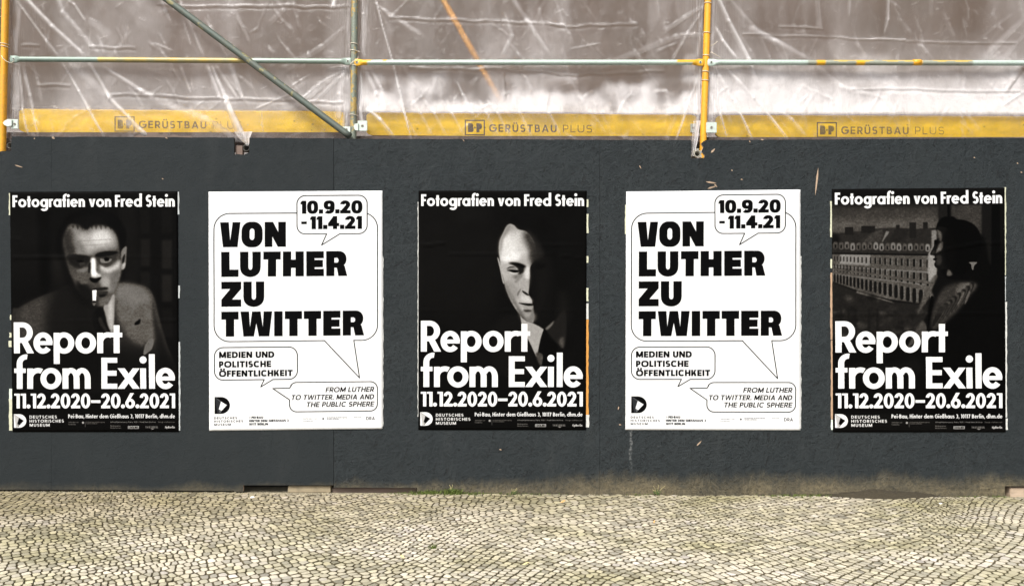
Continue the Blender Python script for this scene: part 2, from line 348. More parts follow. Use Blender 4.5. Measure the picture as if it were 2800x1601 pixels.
def poster_smoker():
    cv = new_report(.085); cv.ox, cv.oy = 120, 97; P = cv.paint
    P([(120, 250), (480, 250), (500, 1000), (120, 1000)], .115, 60); P([(560, 800), (700, 860), (760, 1090), (640, 1180), (560, 1000)], .16, 40)
    P([(430, 300), (560, 300), (540, 1300), (470, 1300)], .05, 30)
    P([(1330, 300), (1520, 300), (1540, 1150), (1400, 1120), (1380, 700)], .13, 30)
    for (a, b, c, d, v) in ((1565, 300, 1670, 560, .13), (1565, 620, 1670, 920, .17), (1565, 980, 1670, 1150, .15), (1800, 300, 1915, 560, .13), (1800, 630, 1915, 950, .19), (1800, 1010, 1915, 1310, .19), (1800, 1380, 1915, 1700, .13)):
        P([(a, b), (c, b), (c, d), (a, d)], v, 12, sm=False)
    # jacket
    P([(125, 1456), (210, 1370), (420, 1260), (640, 1180), (800, 1110), (1300, 1105), (1600, 1135), (1700, 1230), (1765, 1460), (1850, 1760), (1960, 2050), (1950, 2250), (125, 2250)], .25, 8)
    P([(230, 1400), (500, 1270), (760, 1180), (800, 1500), (740, 1800), (300, 1800)], .33, 45, .85)
    P([(1310, 1110), (1580, 1140), (1690, 1240), (1740, 1460), (1760, 1700), (1600, 1800), (1420, 1700), (1290, 1400)], .42, 28, .9)
    P([(1330, 1130), (1560, 1160), (1640, 1290), (1450, 1350), (1300, 1260)], .50, 30, .8)
    P([(1690, 1250), (1730, 1460), (1880, 2000), (1820, 2100), (1720, 1700)], .13, 18, .7)
    P([(600, 1150), (1120, 1150), (1160, 1900), (900, 2200), (500, 2100)], .10, 60, .75)
    P([(125, 1800), (1950, 1900), (1950, 2400), (125, 2400)], .085, 90, .8)
    P([(1650, 1730), (1700, 1715), (1690, 1820), (1610, 1890), (1590, 1880), (1610, 1790)], .45, 4)
    P([(1500, 1540), (1560, 1500), (1550, 1550), (1500, 1565)], .08, 5)
    # hair and skull
    P([(640, 780), (630, 620), (680, 480), (760, 370), (930, 300), (1150, 300), (1300, 370), (1400, 520), (1405, 650), (1370, 760), (1330, 780), (1200, 600), (800, 600), (740, 760), (700, 800)], .055, 10)
    P([(780, 440), (900, 370), (1060, 380), (1160, 440), (1000, 500)], .10, 30, .8)
    # ear
    P([(1350, 760), (1380, 715), (1412, 705), (1408, 800), (1400, 900), (1375, 955), (1340, 950), (1345, 860)], .50, 6)
    P([(1358, 850), (1385, 790), (1395, 800), (1380, 880), (1360, 900)], .14, 6)
    P([(1355, 900), (1395, 880), (1385, 940), (1350, 945)], .78, 6, .8)
    # face base
    P([(715, 780), (700, 640), (735, 520), (790, 450), (900, 470), (965, 520), (1020, 480), (1100, 465), (1220, 490), (1290, 560), (1325, 680), (1345, 800), (1350, 940), (1320, 1080), (1270, 1220), (1190, 1330), (1090, 1360), (960, 1290), (860, 1180), (800, 1060), (750, 930)], .34, 12)
    P([(700, 700), (740, 900), (800, 1080), (870, 1200), (990, 1330), (900, 1330), (770, 1150), (690, 900)], .10, 24, .85)
    P([(850, 1090), (960, 1120), (1050, 1220), (1060, 1360), (940, 1330), (860, 1200)], .10, 28, .85)
    # forehead light
    P([(770, 520), (840, 490), (960, 540), (1040, 490), (1200, 500), (1280, 580), (1310, 700), (1250, 740), (1090, 760), (1000, 800), (860, 790), (800, 700)], .56, 26)
    P([(900, 560), (1000, 560), (1120, 500), (1230, 540), (1280, 640), (1200, 700), (1080, 720), (1000, 760), (900, 700)], .74, 34, .9)
    P([(1040, 560), (1180, 540), (1230, 620), (1150, 680), (1050, 660)], .88, 26, .8)
    P([(720, 560), (800, 500), (830, 620), (850, 760), (760, 780), (720, 680)], .22, 26, .7)
    P([(830, 650), (900, 640), (960, 740), (900, 770)], .42, 22, .5)
    for k in range(9): P([(800 + k * 52, 455 + abs(k - 3) * 4), (830 + k * 52, 462 + abs(k - 3) * 4), (822 + k * 52, 500 + (k * 37) % 23), (812 + k * 52, 498 + (k * 53) % 19)], .12, 5, .45)
    P([(860, 640), (1240, 620), (1240, 626), (860, 648)], .45, 4, .5, sm=False)
    P([(900, 690), (1200, 672), (1200, 678), (900, 698)], .45, 4, .45, sm=False)
    # lit cheek
    P([(1110, 920), (1220, 920), (1330, 860), (1345, 950), (1310, 1080), (1250, 1200), (1160, 1180), (1120, 1060)], .55, 22)
    P([(1120, 900), (1180, 935), (1270, 910), (1330, 850), (1320, 940), (1220, 990), (1130, 960)], .84, 14, .8)
    P([(1120, 1060), (1190, 1040), (1240, 1090), (1200, 1150), (1130, 1130)], .68, 16, .8)
    P([(1240, 1000), (1330, 960), (1300, 1100), (1230, 1180)], .34, 20, .6)
    # shadow cheek
    P([(780, 950), (850, 975), (950, 930), (1000, 960), (980, 1040), (900, 1090), (830, 1040)], .36, 16)
    P([(850, 965), (950, 930), (990, 945), (930, 985)], .52, 10, .8)
    P([(900, 1085), (980, 1080), (960, 1110), (900, 1115)], .45, 8, .6)
    # eye sockets and brows
    P([(745, 800), (850, 800), (1000, 815), (1015, 850), (960, 900), (880, 940), (800, 910), (760, 860)], .16, 16, .9)
    P([(880, 885), (930, 870), (950, 895), (900, 915)], .32, 6, .8)
    P([(760, 800), (870, 790), (1000, 815), (900, 820)], .09, 9, .8)
    P([(850, 860), (900, 850), (940, 862), (900, 875)], .05, 4)
    P([(1065, 800), (1120, 770), (1230, 755), (1310, 770), (1290, 840), (1230, 880), (1180, 910), (1110, 890), (1075, 850)], .26, 14, .9)
    P([(1060, 805), (1110, 770), (1220, 755), (1320, 765), (1250, 795), (1130, 815)], .07, 7, .85)
    P([(1120, 835), (1180, 845), (1245, 838), (1225, 872), (1170, 885), (1125, 875)], .55, 4, .9)
    P([(1165, 825), (1210, 825), (1212, 858), (1170, 860)], .05, 4)
    P([(1110, 890), (1180, 915), (1250, 880), (1240, 900), (1180, 930)], .30, 5, .8)
    # nose
    P([(1012, 835), (1060, 830), (1072, 900), (1075, 980), (1120, 1010), (1115, 1035), (1040, 1045), (1000, 1010), (1012, 940)], .80, 8)
    P([(1020, 850), (1055, 850), (1062, 960), (1085, 1010), (1040, 1025), (1015, 990)], .97, 8, .9)
    P([(975, 1010), (1010, 985), (1010, 1040), (980, 1045)], .36, 6)
    P([(1000, 1045), (1060, 1055), (1125, 1040), (1100, 1075), (1060, 1100), (1010, 1080)], .05, 7)
    P([(985, 900), (1012, 880), (1008, 980), (985, 990)], .13, 8, .8)
    # mouth, chin
    P([(1030, 1170), (1100, 1155), (1180, 1148), (1205, 1160), (1180, 1178), (1100, 1182), (1040, 1190)], .15, 8)
    P([(1080, 1200), (1150, 1195), (1200, 1190), (1180, 1240), (1100, 1250)], .24, 8)
    P([(1100, 1235), (1170, 1230), (1150, 1255), (1110, 1258)], .12, 6)
    P([(1100, 1290), (1180, 1265), (1235, 1250), (1200, 1330), (1120, 1355)], .42, 16, .9)
    # cigarette
    P([(1028, 1182), (1068, 1180), (1073, 1190), (1066, 1300), (1028, 1300), (1024, 1192)], .99, 2, sm=False)
    P([(1024, 1300), (1064, 1300), (1058, 1345), (1034, 1350)], .4, 4); P([(1030, 1306), (1062, 1306), (1060, 1318), (1030, 1318)], .08, 2)
    # collar, tie
    P([(1250, 1235), (1275, 1260), (1265, 1500), (1255, 1640), (1240, 1660), (1180, 1580), (1150, 1370), (1200, 1330)], .62, 6)
    P([(1200, 1380), (1245, 1300), (1250, 1600), (1210, 1560)], .78, 10, .7)
    P([(1080, 1380), (1150, 1400), (1190, 1560), (1220, 1660), (1100, 1700), (1020, 1500)], .09, 8)
    P([(1090, 1500), (1120, 1480), (1170, 1580), (1210, 1650), (1190, 1660), (1120, 1580)], .26, 6, .8)
    for k in range(26): P([(960 + k * 3, 1400 + k * 10), (1050 + k * 2, 1395 + k * 10), (1050 + k * 2, 1399 + k * 10), (960 + k * 3, 1404 + k * 10)], .2, 1.5, .4, sm=False)
    tweed(cv, 7); grain(cv, .12, 5); cv.ox = cv.oy = 0
    report_text(cv); return cv.a

def poster_halfface():
    cv = new_report(.09); cv.ox, cv.oy = 100, 85; P = cv.paint
    P([(120, 300), (900, 300), (950, 1400), (120, 1400)], .125, 90); P([(1250, 480), (1500, 470), (1600, 800), (1500, 1100), (1300, 1000)], .13, 50)
    P([(1650, 1200), (1740, 1250), (1760, 1500), (1640, 1600)], .15, 40); P([(500, 1500), (900, 1480), (1000, 2000), (500, 2000)], .11, 60)
    P([(1000, 1500), (1230, 1480), (1330, 1800), (1400, 2100), (1000, 2100), (900, 1700)], .13, 30)
    # hair / shadowed side
    P([(1090, 445), (1150, 360), (1300, 330), (1500, 400), (1640, 600), (1650, 800), (1600, 1000), (1520, 820), (1440, 660), (1340, 540), (1250, 500), (1170, 462)], .075, 14, .85)
    # ear
    P([(972, 830), (985, 835), (1012, 920), (1025, 1000), (1050, 1110), (1030, 1090), (1000, 950)], .72, 4)
    # lit face
    P([(990, 760), (995, 650), (1030, 560), (1070, 480), (1110, 452), (1160, 470), (1200, 510), (1290, 535), (1350, 600), (1395, 700), (1400, 830), (1335, 930), (1330, 1040), (1325, 1150), (1320, 1230), (1350, 1280), (1362, 1330), (1380, 1400), (1380, 1500), (1360, 1540), (1280, 1500), (1210, 1440), (1130, 1320), (1070, 1180), (1040, 1060), (1010, 960), (1000, 850)], .70, 5)
    P([(1290, 540), (1350, 600), (1410, 720), (1440, 820), (1430, 880), (1370, 880), (1330, 760), (1290, 640)], .36, 26, .75)
    P([(1400, 640), (1470, 760), (1480, 860), (1400, 860)], .20, 26, .8)
    P([(1310, 700), (1380, 760), (1460, 800), (1430, 860), (1340, 880)], .26, 26, .7)
    P([(1080, 470), (1140, 460), (1200, 520), (1140, 550), (1060, 540)], .60, 20, .5)
    P([(1050, 560), (1200, 540), (1300, 640), (1330, 780), (1200, 820), (1030, 800)], .80, 30, .8)
    P([(1010, 640), (1080, 580), (1160, 620), (1200, 720), (1180, 820), (1020, 820)], .86, 30, .9)
    P([(1020, 800), (1230, 790), (1200, 850), (1050, 880)], .93, 22, .8)
    P([(1280, 520), (1400, 620), (1470, 860), (1380, 900), (1330, 760), (1260, 620)], .22, 34, .75)
    P([(1060, 1090), (1110, 1180), (1190, 1330), (1260, 1440), (1230, 1440), (1130, 1310), (1070, 1190)], .34, 12, .6)
    P([(1000, 640), (1030, 560), (1080, 480), (1120, 460), (1090, 540), (1040, 620), (1020, 740), (1000, 800)], .50, 12, .6)
    # side of the face in shade: carve
    P([(1372, 870), (1440, 850), (1560, 800), (1600, 1100), (1560, 1450), (1440, 1590), (1395, 1520), (1372, 1400), (1372, 1330), (1350, 1250), (1340, 1130), (1345, 960)], .11, 20)
    P([(1440, 820), (1520, 860), (1530, 1150), (1470, 1380), (1400, 1440), (1410, 1200), (1400, 950)], .15, 30, .7)
    P([(1395, 905), (1500, 890), (1500, 930), (1410, 950)], .06, 14, .7)
    # brow, eye
    P([(1095, 885), (1150, 875), (1230, 890), (1290, 920), (1285, 960), (1230, 1010), (1195, 1000), (1200, 950), (1150, 910)], .16, 9)
    P([(1130, 885), (1220, 890), (1280, 925), (1250, 940), (1180, 905)], .07, 5)
    P([(1070, 945), (1110, 925), (1160, 925), (1180, 950), (1130, 955), (1090, 960)], .55, 5)
    P([(1075, 950), (1110, 925), (1160, 925), (1150, 930), (1110, 935)], .18, 3)
    P([(1075, 965), (1130, 958), (1200, 965), (1195, 985), (1150, 990), (1110, 975)], .05, 4)
    P([(1110, 985), (1180, 995), (1220, 985), (1180, 1010), (1130, 1005)], .80, 5, .9)
    P([(1140, 1030), (1220, 1010), (1260, 1000), (1180, 1060)], .40, 14, .8)
    P([(1160, 1090), (1240, 1020), (1250, 1030), (1190, 1100)], .45, 8, .7)
    P([(1180, 1100), (1260, 1030), (1330, 1000), (1320, 1150), (1260, 1180), (1200, 1200)], .66, 18, .6)
    P([(1270, 940), (1325, 930), (1325, 1040), (1290, 1060)], .88, 12, .8)
    P([(1060, 1100), (1130, 1080), (1200, 1200), (1180, 1300), (1120, 1280)], .58, 20, .6)
    # nostril, mouth, chin
    P([(1245, 1190), (1275, 1200), (1325, 1238), (1300, 1240), (1260, 1212)], .10, 4)
    P([(1190, 1220), (1225, 1170), (1232, 1178), (1200, 1250)], .42, 5, .7)
    P([(1240, 1240), (1310, 1250), (1360, 1290), (1350, 1320), (1240, 1300)], .82, 12, .7)
    P([(1205, 1325), (1270, 1328), (1360, 1335), (1360, 1352), (1320, 1358), (1260, 1345)], .07, 4)
    P([(1240, 1355), (1310, 1362), (1370, 1360), (1350, 1385), (1280, 1385)], .62, 6)
    P([(1260, 1400), (1340, 1400), (1350, 1420), (1290, 1430)], .22, 9, .9)
    P([(1210, 1440), (1290, 1440), (1380, 1430), (1400, 1500), (1340, 1550), (1260, 1520)], .50, 20)
    P([(1270, 1440), (1340, 1435), (1330, 1480), (1280, 1480)], .66, 14, .8)
    P([(1190, 1380), (1230, 1420), (1290, 1520), (1270, 1530), (1210, 1460)], .30, 10, .6)
    # collar, tie
    P([(1225, 1462), (1245, 1490), (1300, 1530), (1360, 1545), (1430, 1580), (1485, 1615), (1465, 1700), (1430, 1830), (1410, 1920), (1395, 1900), (1330, 1760), (1290, 1690), (1240, 1560)], .68, 4, sm=False)
    P([(1300, 1620), (1440, 1600), (1420, 1800), (1360, 1760)], .66, 22, .6)
    P([(1505, 1605), (1600, 1530), (1720, 1400), (1735, 1700), (1700, 1825), (1640, 1780), (1560, 1690)], .19, 9)
    P([(1505, 1605), (1600, 1520), (1580, 1570), (1530, 1620)], .50, 7, .8); P([(1650, 1740), (1705, 1700), (1705, 1825), (1670, 1800)], .40, 14, .8)
    P([(1395, 1890), (1440, 1870), (1485, 1910), (1480, 2000), (1440, 2010)], .34, 8)
    P([(1490, 1620), (1560, 1720), (1640, 1820), (1560, 2100), (1470, 2050), (1480, 1900), (1430, 1840)], .06, 5)
    tweed(cv, 17); grain(cv, .10, 15); cv.ox = cv.oy = 0
    report_text(cv); return cv.a

def poster_window():
    cv = new_report(.15); cv.ox, cv.oy = 100, 60; P = cv.paint
    rs = random.Random(4)
    P([(60, 40), (1260, 40), (1260, 260), (60, 260)], .14, 30, sm=False); P([(60, 240), (1260, 240), (1260, 520), (60, 560)], .33, 40, sm=False)
    P([(60, 400), (1260, 380), (1260, 560), (60, 560)], .43, 40, .8, sm=False)
    # roofs
    P([(60, 560), (190, 540), (400, 520), (600, 490), (780, 485), (1000, 500), (1250, 490), (1250, 800), (60, 800)], .27, 4, sm=False)
    for a, b, c, d in ((235, 475, 325, 560), (410, 465, 560, 540), (785, 455, 825, 520), (930, 430, 1000, 600), (1075, 428, 1125, 500)):
        P([(a, b), (c, b), (c, d), (a, d)], .22, 3, sm=False)
    P([(60, 560), (150, 550), (170, 640), (60, 650)], .15, 16)
    P([(430, 640), (520, 540), (640, 500), (640, 640)], .33, 6, sm=False); P([(630, 640), (680, 520), (715, 530), (640, 640)], .52, 5, sm=False)
    P([(700, 640), (780, 500), (920, 500), (880, 640)], .24, 6, sm=False)
    for x in range(110, 1150, 62):
        y = 650 + (x - 110) * .02 + rs.uniform(-8, 8); P([(x, y), (x + 24, y - 14), (x + 44, y), (x + 44, y + 62), (x, y + 62)], rs.uniform(.36, .58), 5)
        P([(x + 14, y + 18), (x + 30, y + 18), (x + 30, y + 55), (x + 14, y + 55)], .16, 3, sm=False)
    # facade, perspective: eaves y 760..790, base 1120..1310
    P([(60, 760), (1200, 790), (1200, 1330), (700, 1260), (380, 1170), (60, 1050)], .40, 4, sm=False)
    P([(180, 765), (505, 775), (500, 895), (180, 875)], .58, 6, sm=False)
    P([(60, 750), (1180, 772), (1180, 792), (60, 768)], .17, 3, sm=False)
    for t0 in (.30, .42, .62): pass
    P([(60, 895), (1150, 965), (1150, 978), (60, 905)], .56, 3, .7, sm=False); P([(60, 975), (1150, 1105), (1150, 1120), (60, 985)], .52, 3, .7, sm=False)
    x = 120; k = 0
    while x < 1130:
        f = (x - 60) / 1100.; w = 14 + 26 * f
        for (t0, t1) in ((.08, .26), (.36, .52), (.56, .62)):
            top = 765 + 25 * f; bot = 1060 + 290 * f; hh = (bot - top)
            y0 = top + hh * t0; y1 = top + hh * (t1 - .02)
            P([(x, y0), (x + w * .62, y0), (x + w * .62, y1), (x, y1)], .17 + .05 * rs.random(), 3, sm=False)
            P([(x + w * .66, y0), (x + w * 1.0, y0), (x + w * 1.0, y1), (x + w * .66, y1)], .56, 3, .5, sm=False)
        top = 765 + 25 * f; bot = 1060 + 290 * f; y0 = top + (bot - top) * .70; y1 = bot - 12
        P([(x - w * .2, y1), (x - w * .2, y0 + w * .5), (x + w * .3, y0), (x + w * .85, y0 + w * .5), (x + w * .85, y1)], .17, 3)
        P([(x + w * .95, y0), (x + w * 1.2, y0), (x + w * 1.2, y1), (x + w * .95, y1)], .54, 3, .6, sm=False)
        x += 28 + 52 * f
    # gardens
    P([(60, 1060), (380, 1180), (740, 1290), (1120, 1320), (1120, 1700), (60, 1700)], .235, 6, sm=False)
    P([(360, 1165), (740, 1285), (760, 1305), (350, 1190)], .5, 5, .7, sm=False)
    for i in range(130):
        x = rs.uniform(80, 1120); y = rs.uniform(1230, 1750); r = rs.uniform(15, 60)
        if y < 1060 + (x - 60) * .27 + 60: continue
        P([(x - r, y), (x, y - r * .6), (x + r, y), (x, y + r * .5)], rs.uniform(.13, .40), 10, .55)
    for x in (180, 260, 330, 480, 570): P([(x, 1360), (x + 22, 1360), (x + 26, 1640), (x - 6, 1640)], .19, 6, .8, sm=False)
    P([(60, 1700), (1300, 1640), (1300, 2500), (60, 2500)], .10, 20, sm=False)
    P([(350, 1960), (800, 1960), (1000, 1900), (1000, 2080), (250, 2080)], .17, 30, .8)
    # bright window edge behind the profile
    P([(1165, 515), (1215, 515), (1225, 700), (1220, 1000), (1130, 1080), (1130, 780), (1165, 700)], .56, 7, sm=False)
    P([(1130, 780), (1200, 770), (1215, 980), (1140, 1070)], .66, 8, .8)
    # window jamb, right interior
    P([(1240, 240), (1340, 240), (1340, 600), (1240, 600)], .21, 4, sm=False); P([(1335, 240), (1372, 240), (1372, 600), (1335, 600)], .05, 3, sm=False)
    P([(1372, 240), (1720, 240), (1720, 700), (1372, 700)], .33, 12, sm=False); P([(1500, 280), (1620, 300), (1700, 420), (1560, 460)], .34, 30, .8)
    P([(1710, 240), (1820, 240), (1820, 1500), (1690, 1500)], .18, 8, sm=False); P([(1815, 240), (1910, 240), (1900, 2300), (1780, 2300)], .07, 6, sm=False)
    P([(1905, 240), (2010, 240), (2010, 1000), (1905, 1000)], .14, 8, sm=False); P([(1890, 1060), (1920, 880), (1945, 900), (1910, 1050)], .26, 12)
    # woman: dark mass
    P([(1300, 900), (1690, 560), (1800, 900), (2010, 800), (2010, 2500), (1080, 2500), (1250, 1500), (1200, 1200)], .075, 14)
    P([(1215, 490), (1235, 430), (1290, 375), (1390, 370), (1440, 400), (1520, 410), (1610, 450), (1670, 520), (1700, 620), (1695, 720), (1650, 840), (1500, 1000), (1330, 960), (1280, 800), (1260, 560), (1220, 510)], .055, 5)
    # profile face looking out to the left
    P([(1215, 490), (1238, 560), (1228, 612), (1196, 626), (1190, 690), (1152, 762), (1158, 784), (1192, 790), (1200, 812), (1180, 832), (1206, 850), (1194, 884), (1216, 922), (1300, 938), (1380, 900), (1400, 700), (1360, 540), (1290, 480)], .15, 3)
    P([(1222, 510), (1262, 530), (1282, 580), (1268, 640), (1244, 610), (1236, 560)], .42, 6)
    P([(1246, 665), (1290, 640), (1284, 715), (1240, 752), (1206, 764), (1222, 720)], .46, 7)
    P([(1162, 764), (1190, 730), (1200, 752), (1180, 778)], .30, 4, .8)
    P([(1208, 800), (1262, 785), (1280, 850), (1250, 900), (1215, 880), (1214, 840)], .30, 8, .9)
    P([(1198, 640), (1232, 628), (1238, 655), (1212, 672)], .05, 4)
    P([(1185, 826), (1222, 822), (1222, 832), (1188, 838)], .06, 3)
    P([(1300, 560), (1400, 520), (1440, 900), (1340, 960), (1300, 800)], .07, 18, .9)
    P([(1565, 865), (1655, 865), (1625, 900), (1612, 950), (1595, 930), (1590, 890)], .52, 3)
    P([(1335, 945), (1365, 950), (1390, 1000), (1330, 1010)], .42, 6); P([(1310, 1075), (1350, 1075), (1345, 1090), (1312, 1088)], .5, 3)
    # knitted sleeve
    P([(1250, 950), (1210, 1060), (1160, 1150), (1190, 1250), (1130, 1400), (1010, 1640), (1200, 1640), (1340, 1400), (1640, 1120), (1500, 1060), (1330, 1040)], .12, 8)
    P([(1180, 1020), (1230, 1010), (1180, 1130), (1130, 1260), (1060, 1350), (1010, 1430), (1060, 1250), (1120, 1150)], .40, 8)
    P([(1300, 1130), (1560, 1075), (1660, 1115), (1560, 1250), (1400, 1440), (1180, 1600), (1170, 1400)], .33, 18, .95)
    P([(1480, 1090), (1640, 1110), (1560, 1200), (1420, 1200)], .46, 14, .8)
    for i in range(15):
        a = i / 14.; x0, y0 = 1580 - 330 * a, 1090 + 260 * a
        P([(x0, y0), (x0 + 45, y0 + 24), (x0 - 50, y0 + 190), (x0 - 80, y0 + 180)], .42 if i % 2 else .14, 5, .65)
    P([(1560, 1180), (1580, 1200), (1530, 1310), (1518, 1300)], .50, 5, .8); P([(1500, 1190), (1520, 1200), (1450, 1330), (1440, 1310)], .46, 6, .8)
    P([(1240, 1350), (1420, 1300), (1400, 1330), (1200, 1450)], .28, 8, .7)
    P([(1020, 1540), (1080, 1500), (1110, 1620), (950, 1760), (870, 1850), (900, 1770)], .36, 8)
    P([(1150, 1250), (1190, 1260), (1150, 1450), (1110, 1640), (1120, 1500)], .05, 5)
    cv.a = (cv.a * .6 + blur(cv.a, 1.2) * .4) ** 1.10; tweed(cv, 27); grain(cv, .2, 25); cv.ox = cv.oy = 0
    report_text(cv); return cv.a

def rrect_path(x0, y0, x1, y1, r, n=8):
    out = []
    for cx, cy, a in ((x1 - r, y0 + r, -90), (x1 - r, y1 - r, 0), (x0 + r, y1 - r, 90), (x0 + r, y0 + r, 180)):
        out += [(cx + r * math.cos(math.radians(a + 90 * i / n)), cy + r * math.sin(math.radians(a + 90 * i / n))) for i in range(n + 1)]
    return out

def poster_bubbles(sx):
    """white poster with speech bubbles, 1920 x 2640 picture units"""
    cv = Canvas(960, 1320, .985, .5); K = .075; T = .03
    def heavy(s_, base, ext):
        for ch, (a, b) in zip(s_, ext): big(ch, a, b, base)
    def big(ch, a, b, base):
        H = 276.; w = b - a; t = base - H; S = 92; h = 78
        R = lambda x0, y0, x1, y1: cv.ink([[(x0, y0), (x1, y0), (x1, y1), (x0, y1)]], K)
        if ch == 'O':
            cv.ink([rrect_p(a, t - 3, b, base + 3, w * .42, 105), rrect_p(a + S - 2, t + 72, b - S + 2, base - 78, 25, 34)[::-1]], K)
        elif ch == 'V': cv.ink([[(a, t), (a + 96, t), (a + w / 2, t + 205), (b - 86, t), (b, t), (b - 32, base), (a + 34, base)]], K)
        elif ch == 'N': R(a, t, a + 84, base); R(b - 84, t, b, base); cv.ink([[(a, t), (a + 92, t), (b, base), (b - 90, base)]], K)
        elif ch == 'L': R(a, t, a + S, base); R(a, base - 80, b, base)
        elif ch == 'U':
            cv.ink([[(a, t), (a + S, t), (a + S, base - 104)] + [(a + w / 2 - (w / 2 - S) * math.cos(i * math.pi / 8), base - 104 + 28 * math.sin(i * math.pi / 8)) for i in range(9)] + [(b - S, t), (b, t), (b, base - 110)] +
                    [(a + w / 2 + w / 2 * math.cos(i * math.pi / 12) ** 1 if i != 6 else a + w / 2, base - 110 + 114 * math.sin(i * math.pi / 12) ** .85) for i in range(13)]], K)
        elif ch == 'T': R(a, t, b, t + 88); R(a + (w - S) / 2, t + 40, a + (w + S) / 2, base)
        elif ch == 'H': R(a, t, a + S, base); R(b - S, t, b, base); R(a + 40, t + 90, b - 40, base - 94)
        elif ch == 'E':
            R(a, t, a + S, base); R(a, t, b, t + 78); R(a, base - 80, b, base); R(a, t + 97, b - 10, base - 99)
        elif ch == 'I': R(a, t, b, base)
        elif ch == 'Z': R(a, t, b, t + 80); R(a, base - 80, b, base); cv.ink([[(a, base - 62), (a, base - 79), (a + 98, t + 79), (b, t + 60), (b, t + 79), (a + 118, base - 79)]], K)
        elif ch == 'R':
            cv.ink([[(a, t), (b - 95, t)] + [(b - 100 + 92 * math.sin(i * math.pi / 16) ** .8, t + 88 - 88 * math.cos(i * math.pi / 16)) for i in range(1, 16)] + [(b - 100, t + 182), (a, t + 182)],
                    [(a + 90, t + 75), (a + 90, t + 128), (a + 122, t + 128), (a + 136, t + 116), (a + 136, t + 90), (a + 122, t + 75)]], K)
            R(a, t + 100, a + 90, base); cv.ink([[(a + 80, t + 140), (b - 30, t + 160), (b, base), (b - 98, base), (a + 118, t + 186), (a + 80, t + 182)]], K)
        elif ch == 'W':
            cv.ink([[(a, t), (a + 94, t), (a + 104, t + 175), (a + 128, t), (b - 128, t), (b - 104, t + 175), (b - 94, t), (b, t), (b - 32, base), (b - 148, base), (a + w / 2, t + 130), (a + 148, base), (a + 32, base)]], K)
    def rrect_p(x0, y0, x1, y1, rx, ry, n=8):
        out = []
        for cx, cy, a in ((x1 - rx, y0 + ry, -90), (x1 - rx, y1 - ry, 0), (x0 + rx, y1 - ry, 90), (x0 + rx, y0 + ry, 180)):
            out += [(cx + rx * math.cos(math.radians(a + 90 * i / n)), cy + ry * math.sin(math.radians(a + 90 * i / n))) for i in range(n + 1)]
        return out
    heavy('VON', 614, [(127, 352), (364, 597), (620, 854)])
    heavy('LUTHER', 942, [(140, 330), (347, 575), (604, 796), (820, 1052), (1080, 1274), (1300, 1532)])
    heavy('ZU', 1272, [(140, 360), (384, 614)])
    heavy('TWITTER', 1602, [(140, 330), (352, 702), (724, 817), (842, 1032), (1052, 1244), (1267, 1457), (1482, 1717)])
    # main bubble
    P = rrect_path(60, 242, 1867, 1657, 172)
    body = P[:19 - 1]; L = 10
    pts = P[0:18] + [(1604, 1656), (1667, 2072), (1280, 1656)] + P[18:]
    cv.line(pts, L, T, closed=True)
    d = rrect_path(977, 50, 1752, 475, 92)
    cv.ink([d], .985)
    cv.line(d[:18] + [(1452, 475), (1249, 599), (1304, 475)] + d[18:], L, T, closed=True)
    text(cv, '10.9.20', 1017, 250, 143, K, fit=683, s=.33, h=.25, gap=.06, p=2.5, sq=True, wid={'1': .46, '0': .90, '9': .88, '2': .84, '.': .33})
    cv.ink([[(1024, 336), (1085, 336), (1085, 365), (1024, 365)]], K)
    text(cv, '11.4.21', 1122, 422, 143, K, fit=573, s=.33, h=.25, gap=.06, p=2.5, sq=True, wid={'1': .46, '4': .90, '2': .84, '.': .33})
    m = rrect_path(62, 1722, 980, 2080, 95)
    cv.line(m[:18] + [(709, 2080), (574, 2160), (612, 2080)] + m[18:], L, T, closed=True)
    kw = dict(s=.30, h=.25, gap=.09, p=2.6, sq=True)
    for t, y, f in (('MEDIEN UND', 1838, 612), ('POLITISCHE', 1942, 577), ('ÖFFENTLICHKEIT', 2044, 815)):
        text(cv, t, 112, y, 69, K, fit=f, wid={'I': .25}, **kw)
    e = rrect_path(892, 2115, 1865, 2440, 78)
    pts = e[:27] + [(892, 2307), (707, 2179), (893, 2177), (912, 2148)] + e[30:]
    cv.line(pts, L, T, closed=True)
    kw = dict(s=.215, h=.185, gap=.11, p=2.4, sq=True, slant=.2)
    for t, y, x, f in (('FROM LUTHER', 2227, 1290, 532), ('TO TWITTER. MEDIA AND', 2309, 908, 915), ('THE PUBLIC SPHERE', 2389, 1075, 748)):
        text(cv, t, x, y, 55, K, fit=f, **kw)
    logo_d(cv, 62, 2267, 232, 2454, False)
    for i, (t, f) in enumerate((('DEUTSCHES', 252), ('HISTORISCHES', 318), ('MUSEUM', 185))):
        text(cv, t, 57, 2512 + i * 36, 24, .15, fit=f, s=.22, h=.18, gap=.30)
    for i, (t, x, f) in enumerate((('PEI-BAU', 470, 130), ('HINTER DEM GIESSHAUS 3', 442, 440), ('10117 BERLIN', 442, 212))):
        text(cv, t, x, 2510 + i * 37, 25, .05, fit=f, s=.28, h=.24, gap=.09, p=2.4)
    cv.ink(sector(452, 2498, 8, 11, 3, 3, 0, 360), .3)
    t = lambda s_, x, y, f: text(cv, s_, x, y, 13, .42, fit=f, s=.2, h=.18, gap=.12)
    t('Gefördert von', 1042, 2524, 155); t('Funded by', 1042, 2549, 110)
    cv.ink(dot(1265, 2520, 11), .35); cv.line([(1292, 2505), (1292, 2560)], 3, .7)
    t('Der Beauftragte der Bundesregierung', 1305, 2514, 225); t('für Kultur und Medien', 1305, 2530, 135); t('Partner', 1605, 2514, 85)
    text(cv, 'DRA', 1741, 2540, 36, .1, fit=95, s=.17, h=.15, gap=.16); text(cv, '3', 1845, 2518, 14, .4, s=.14, h=.13)
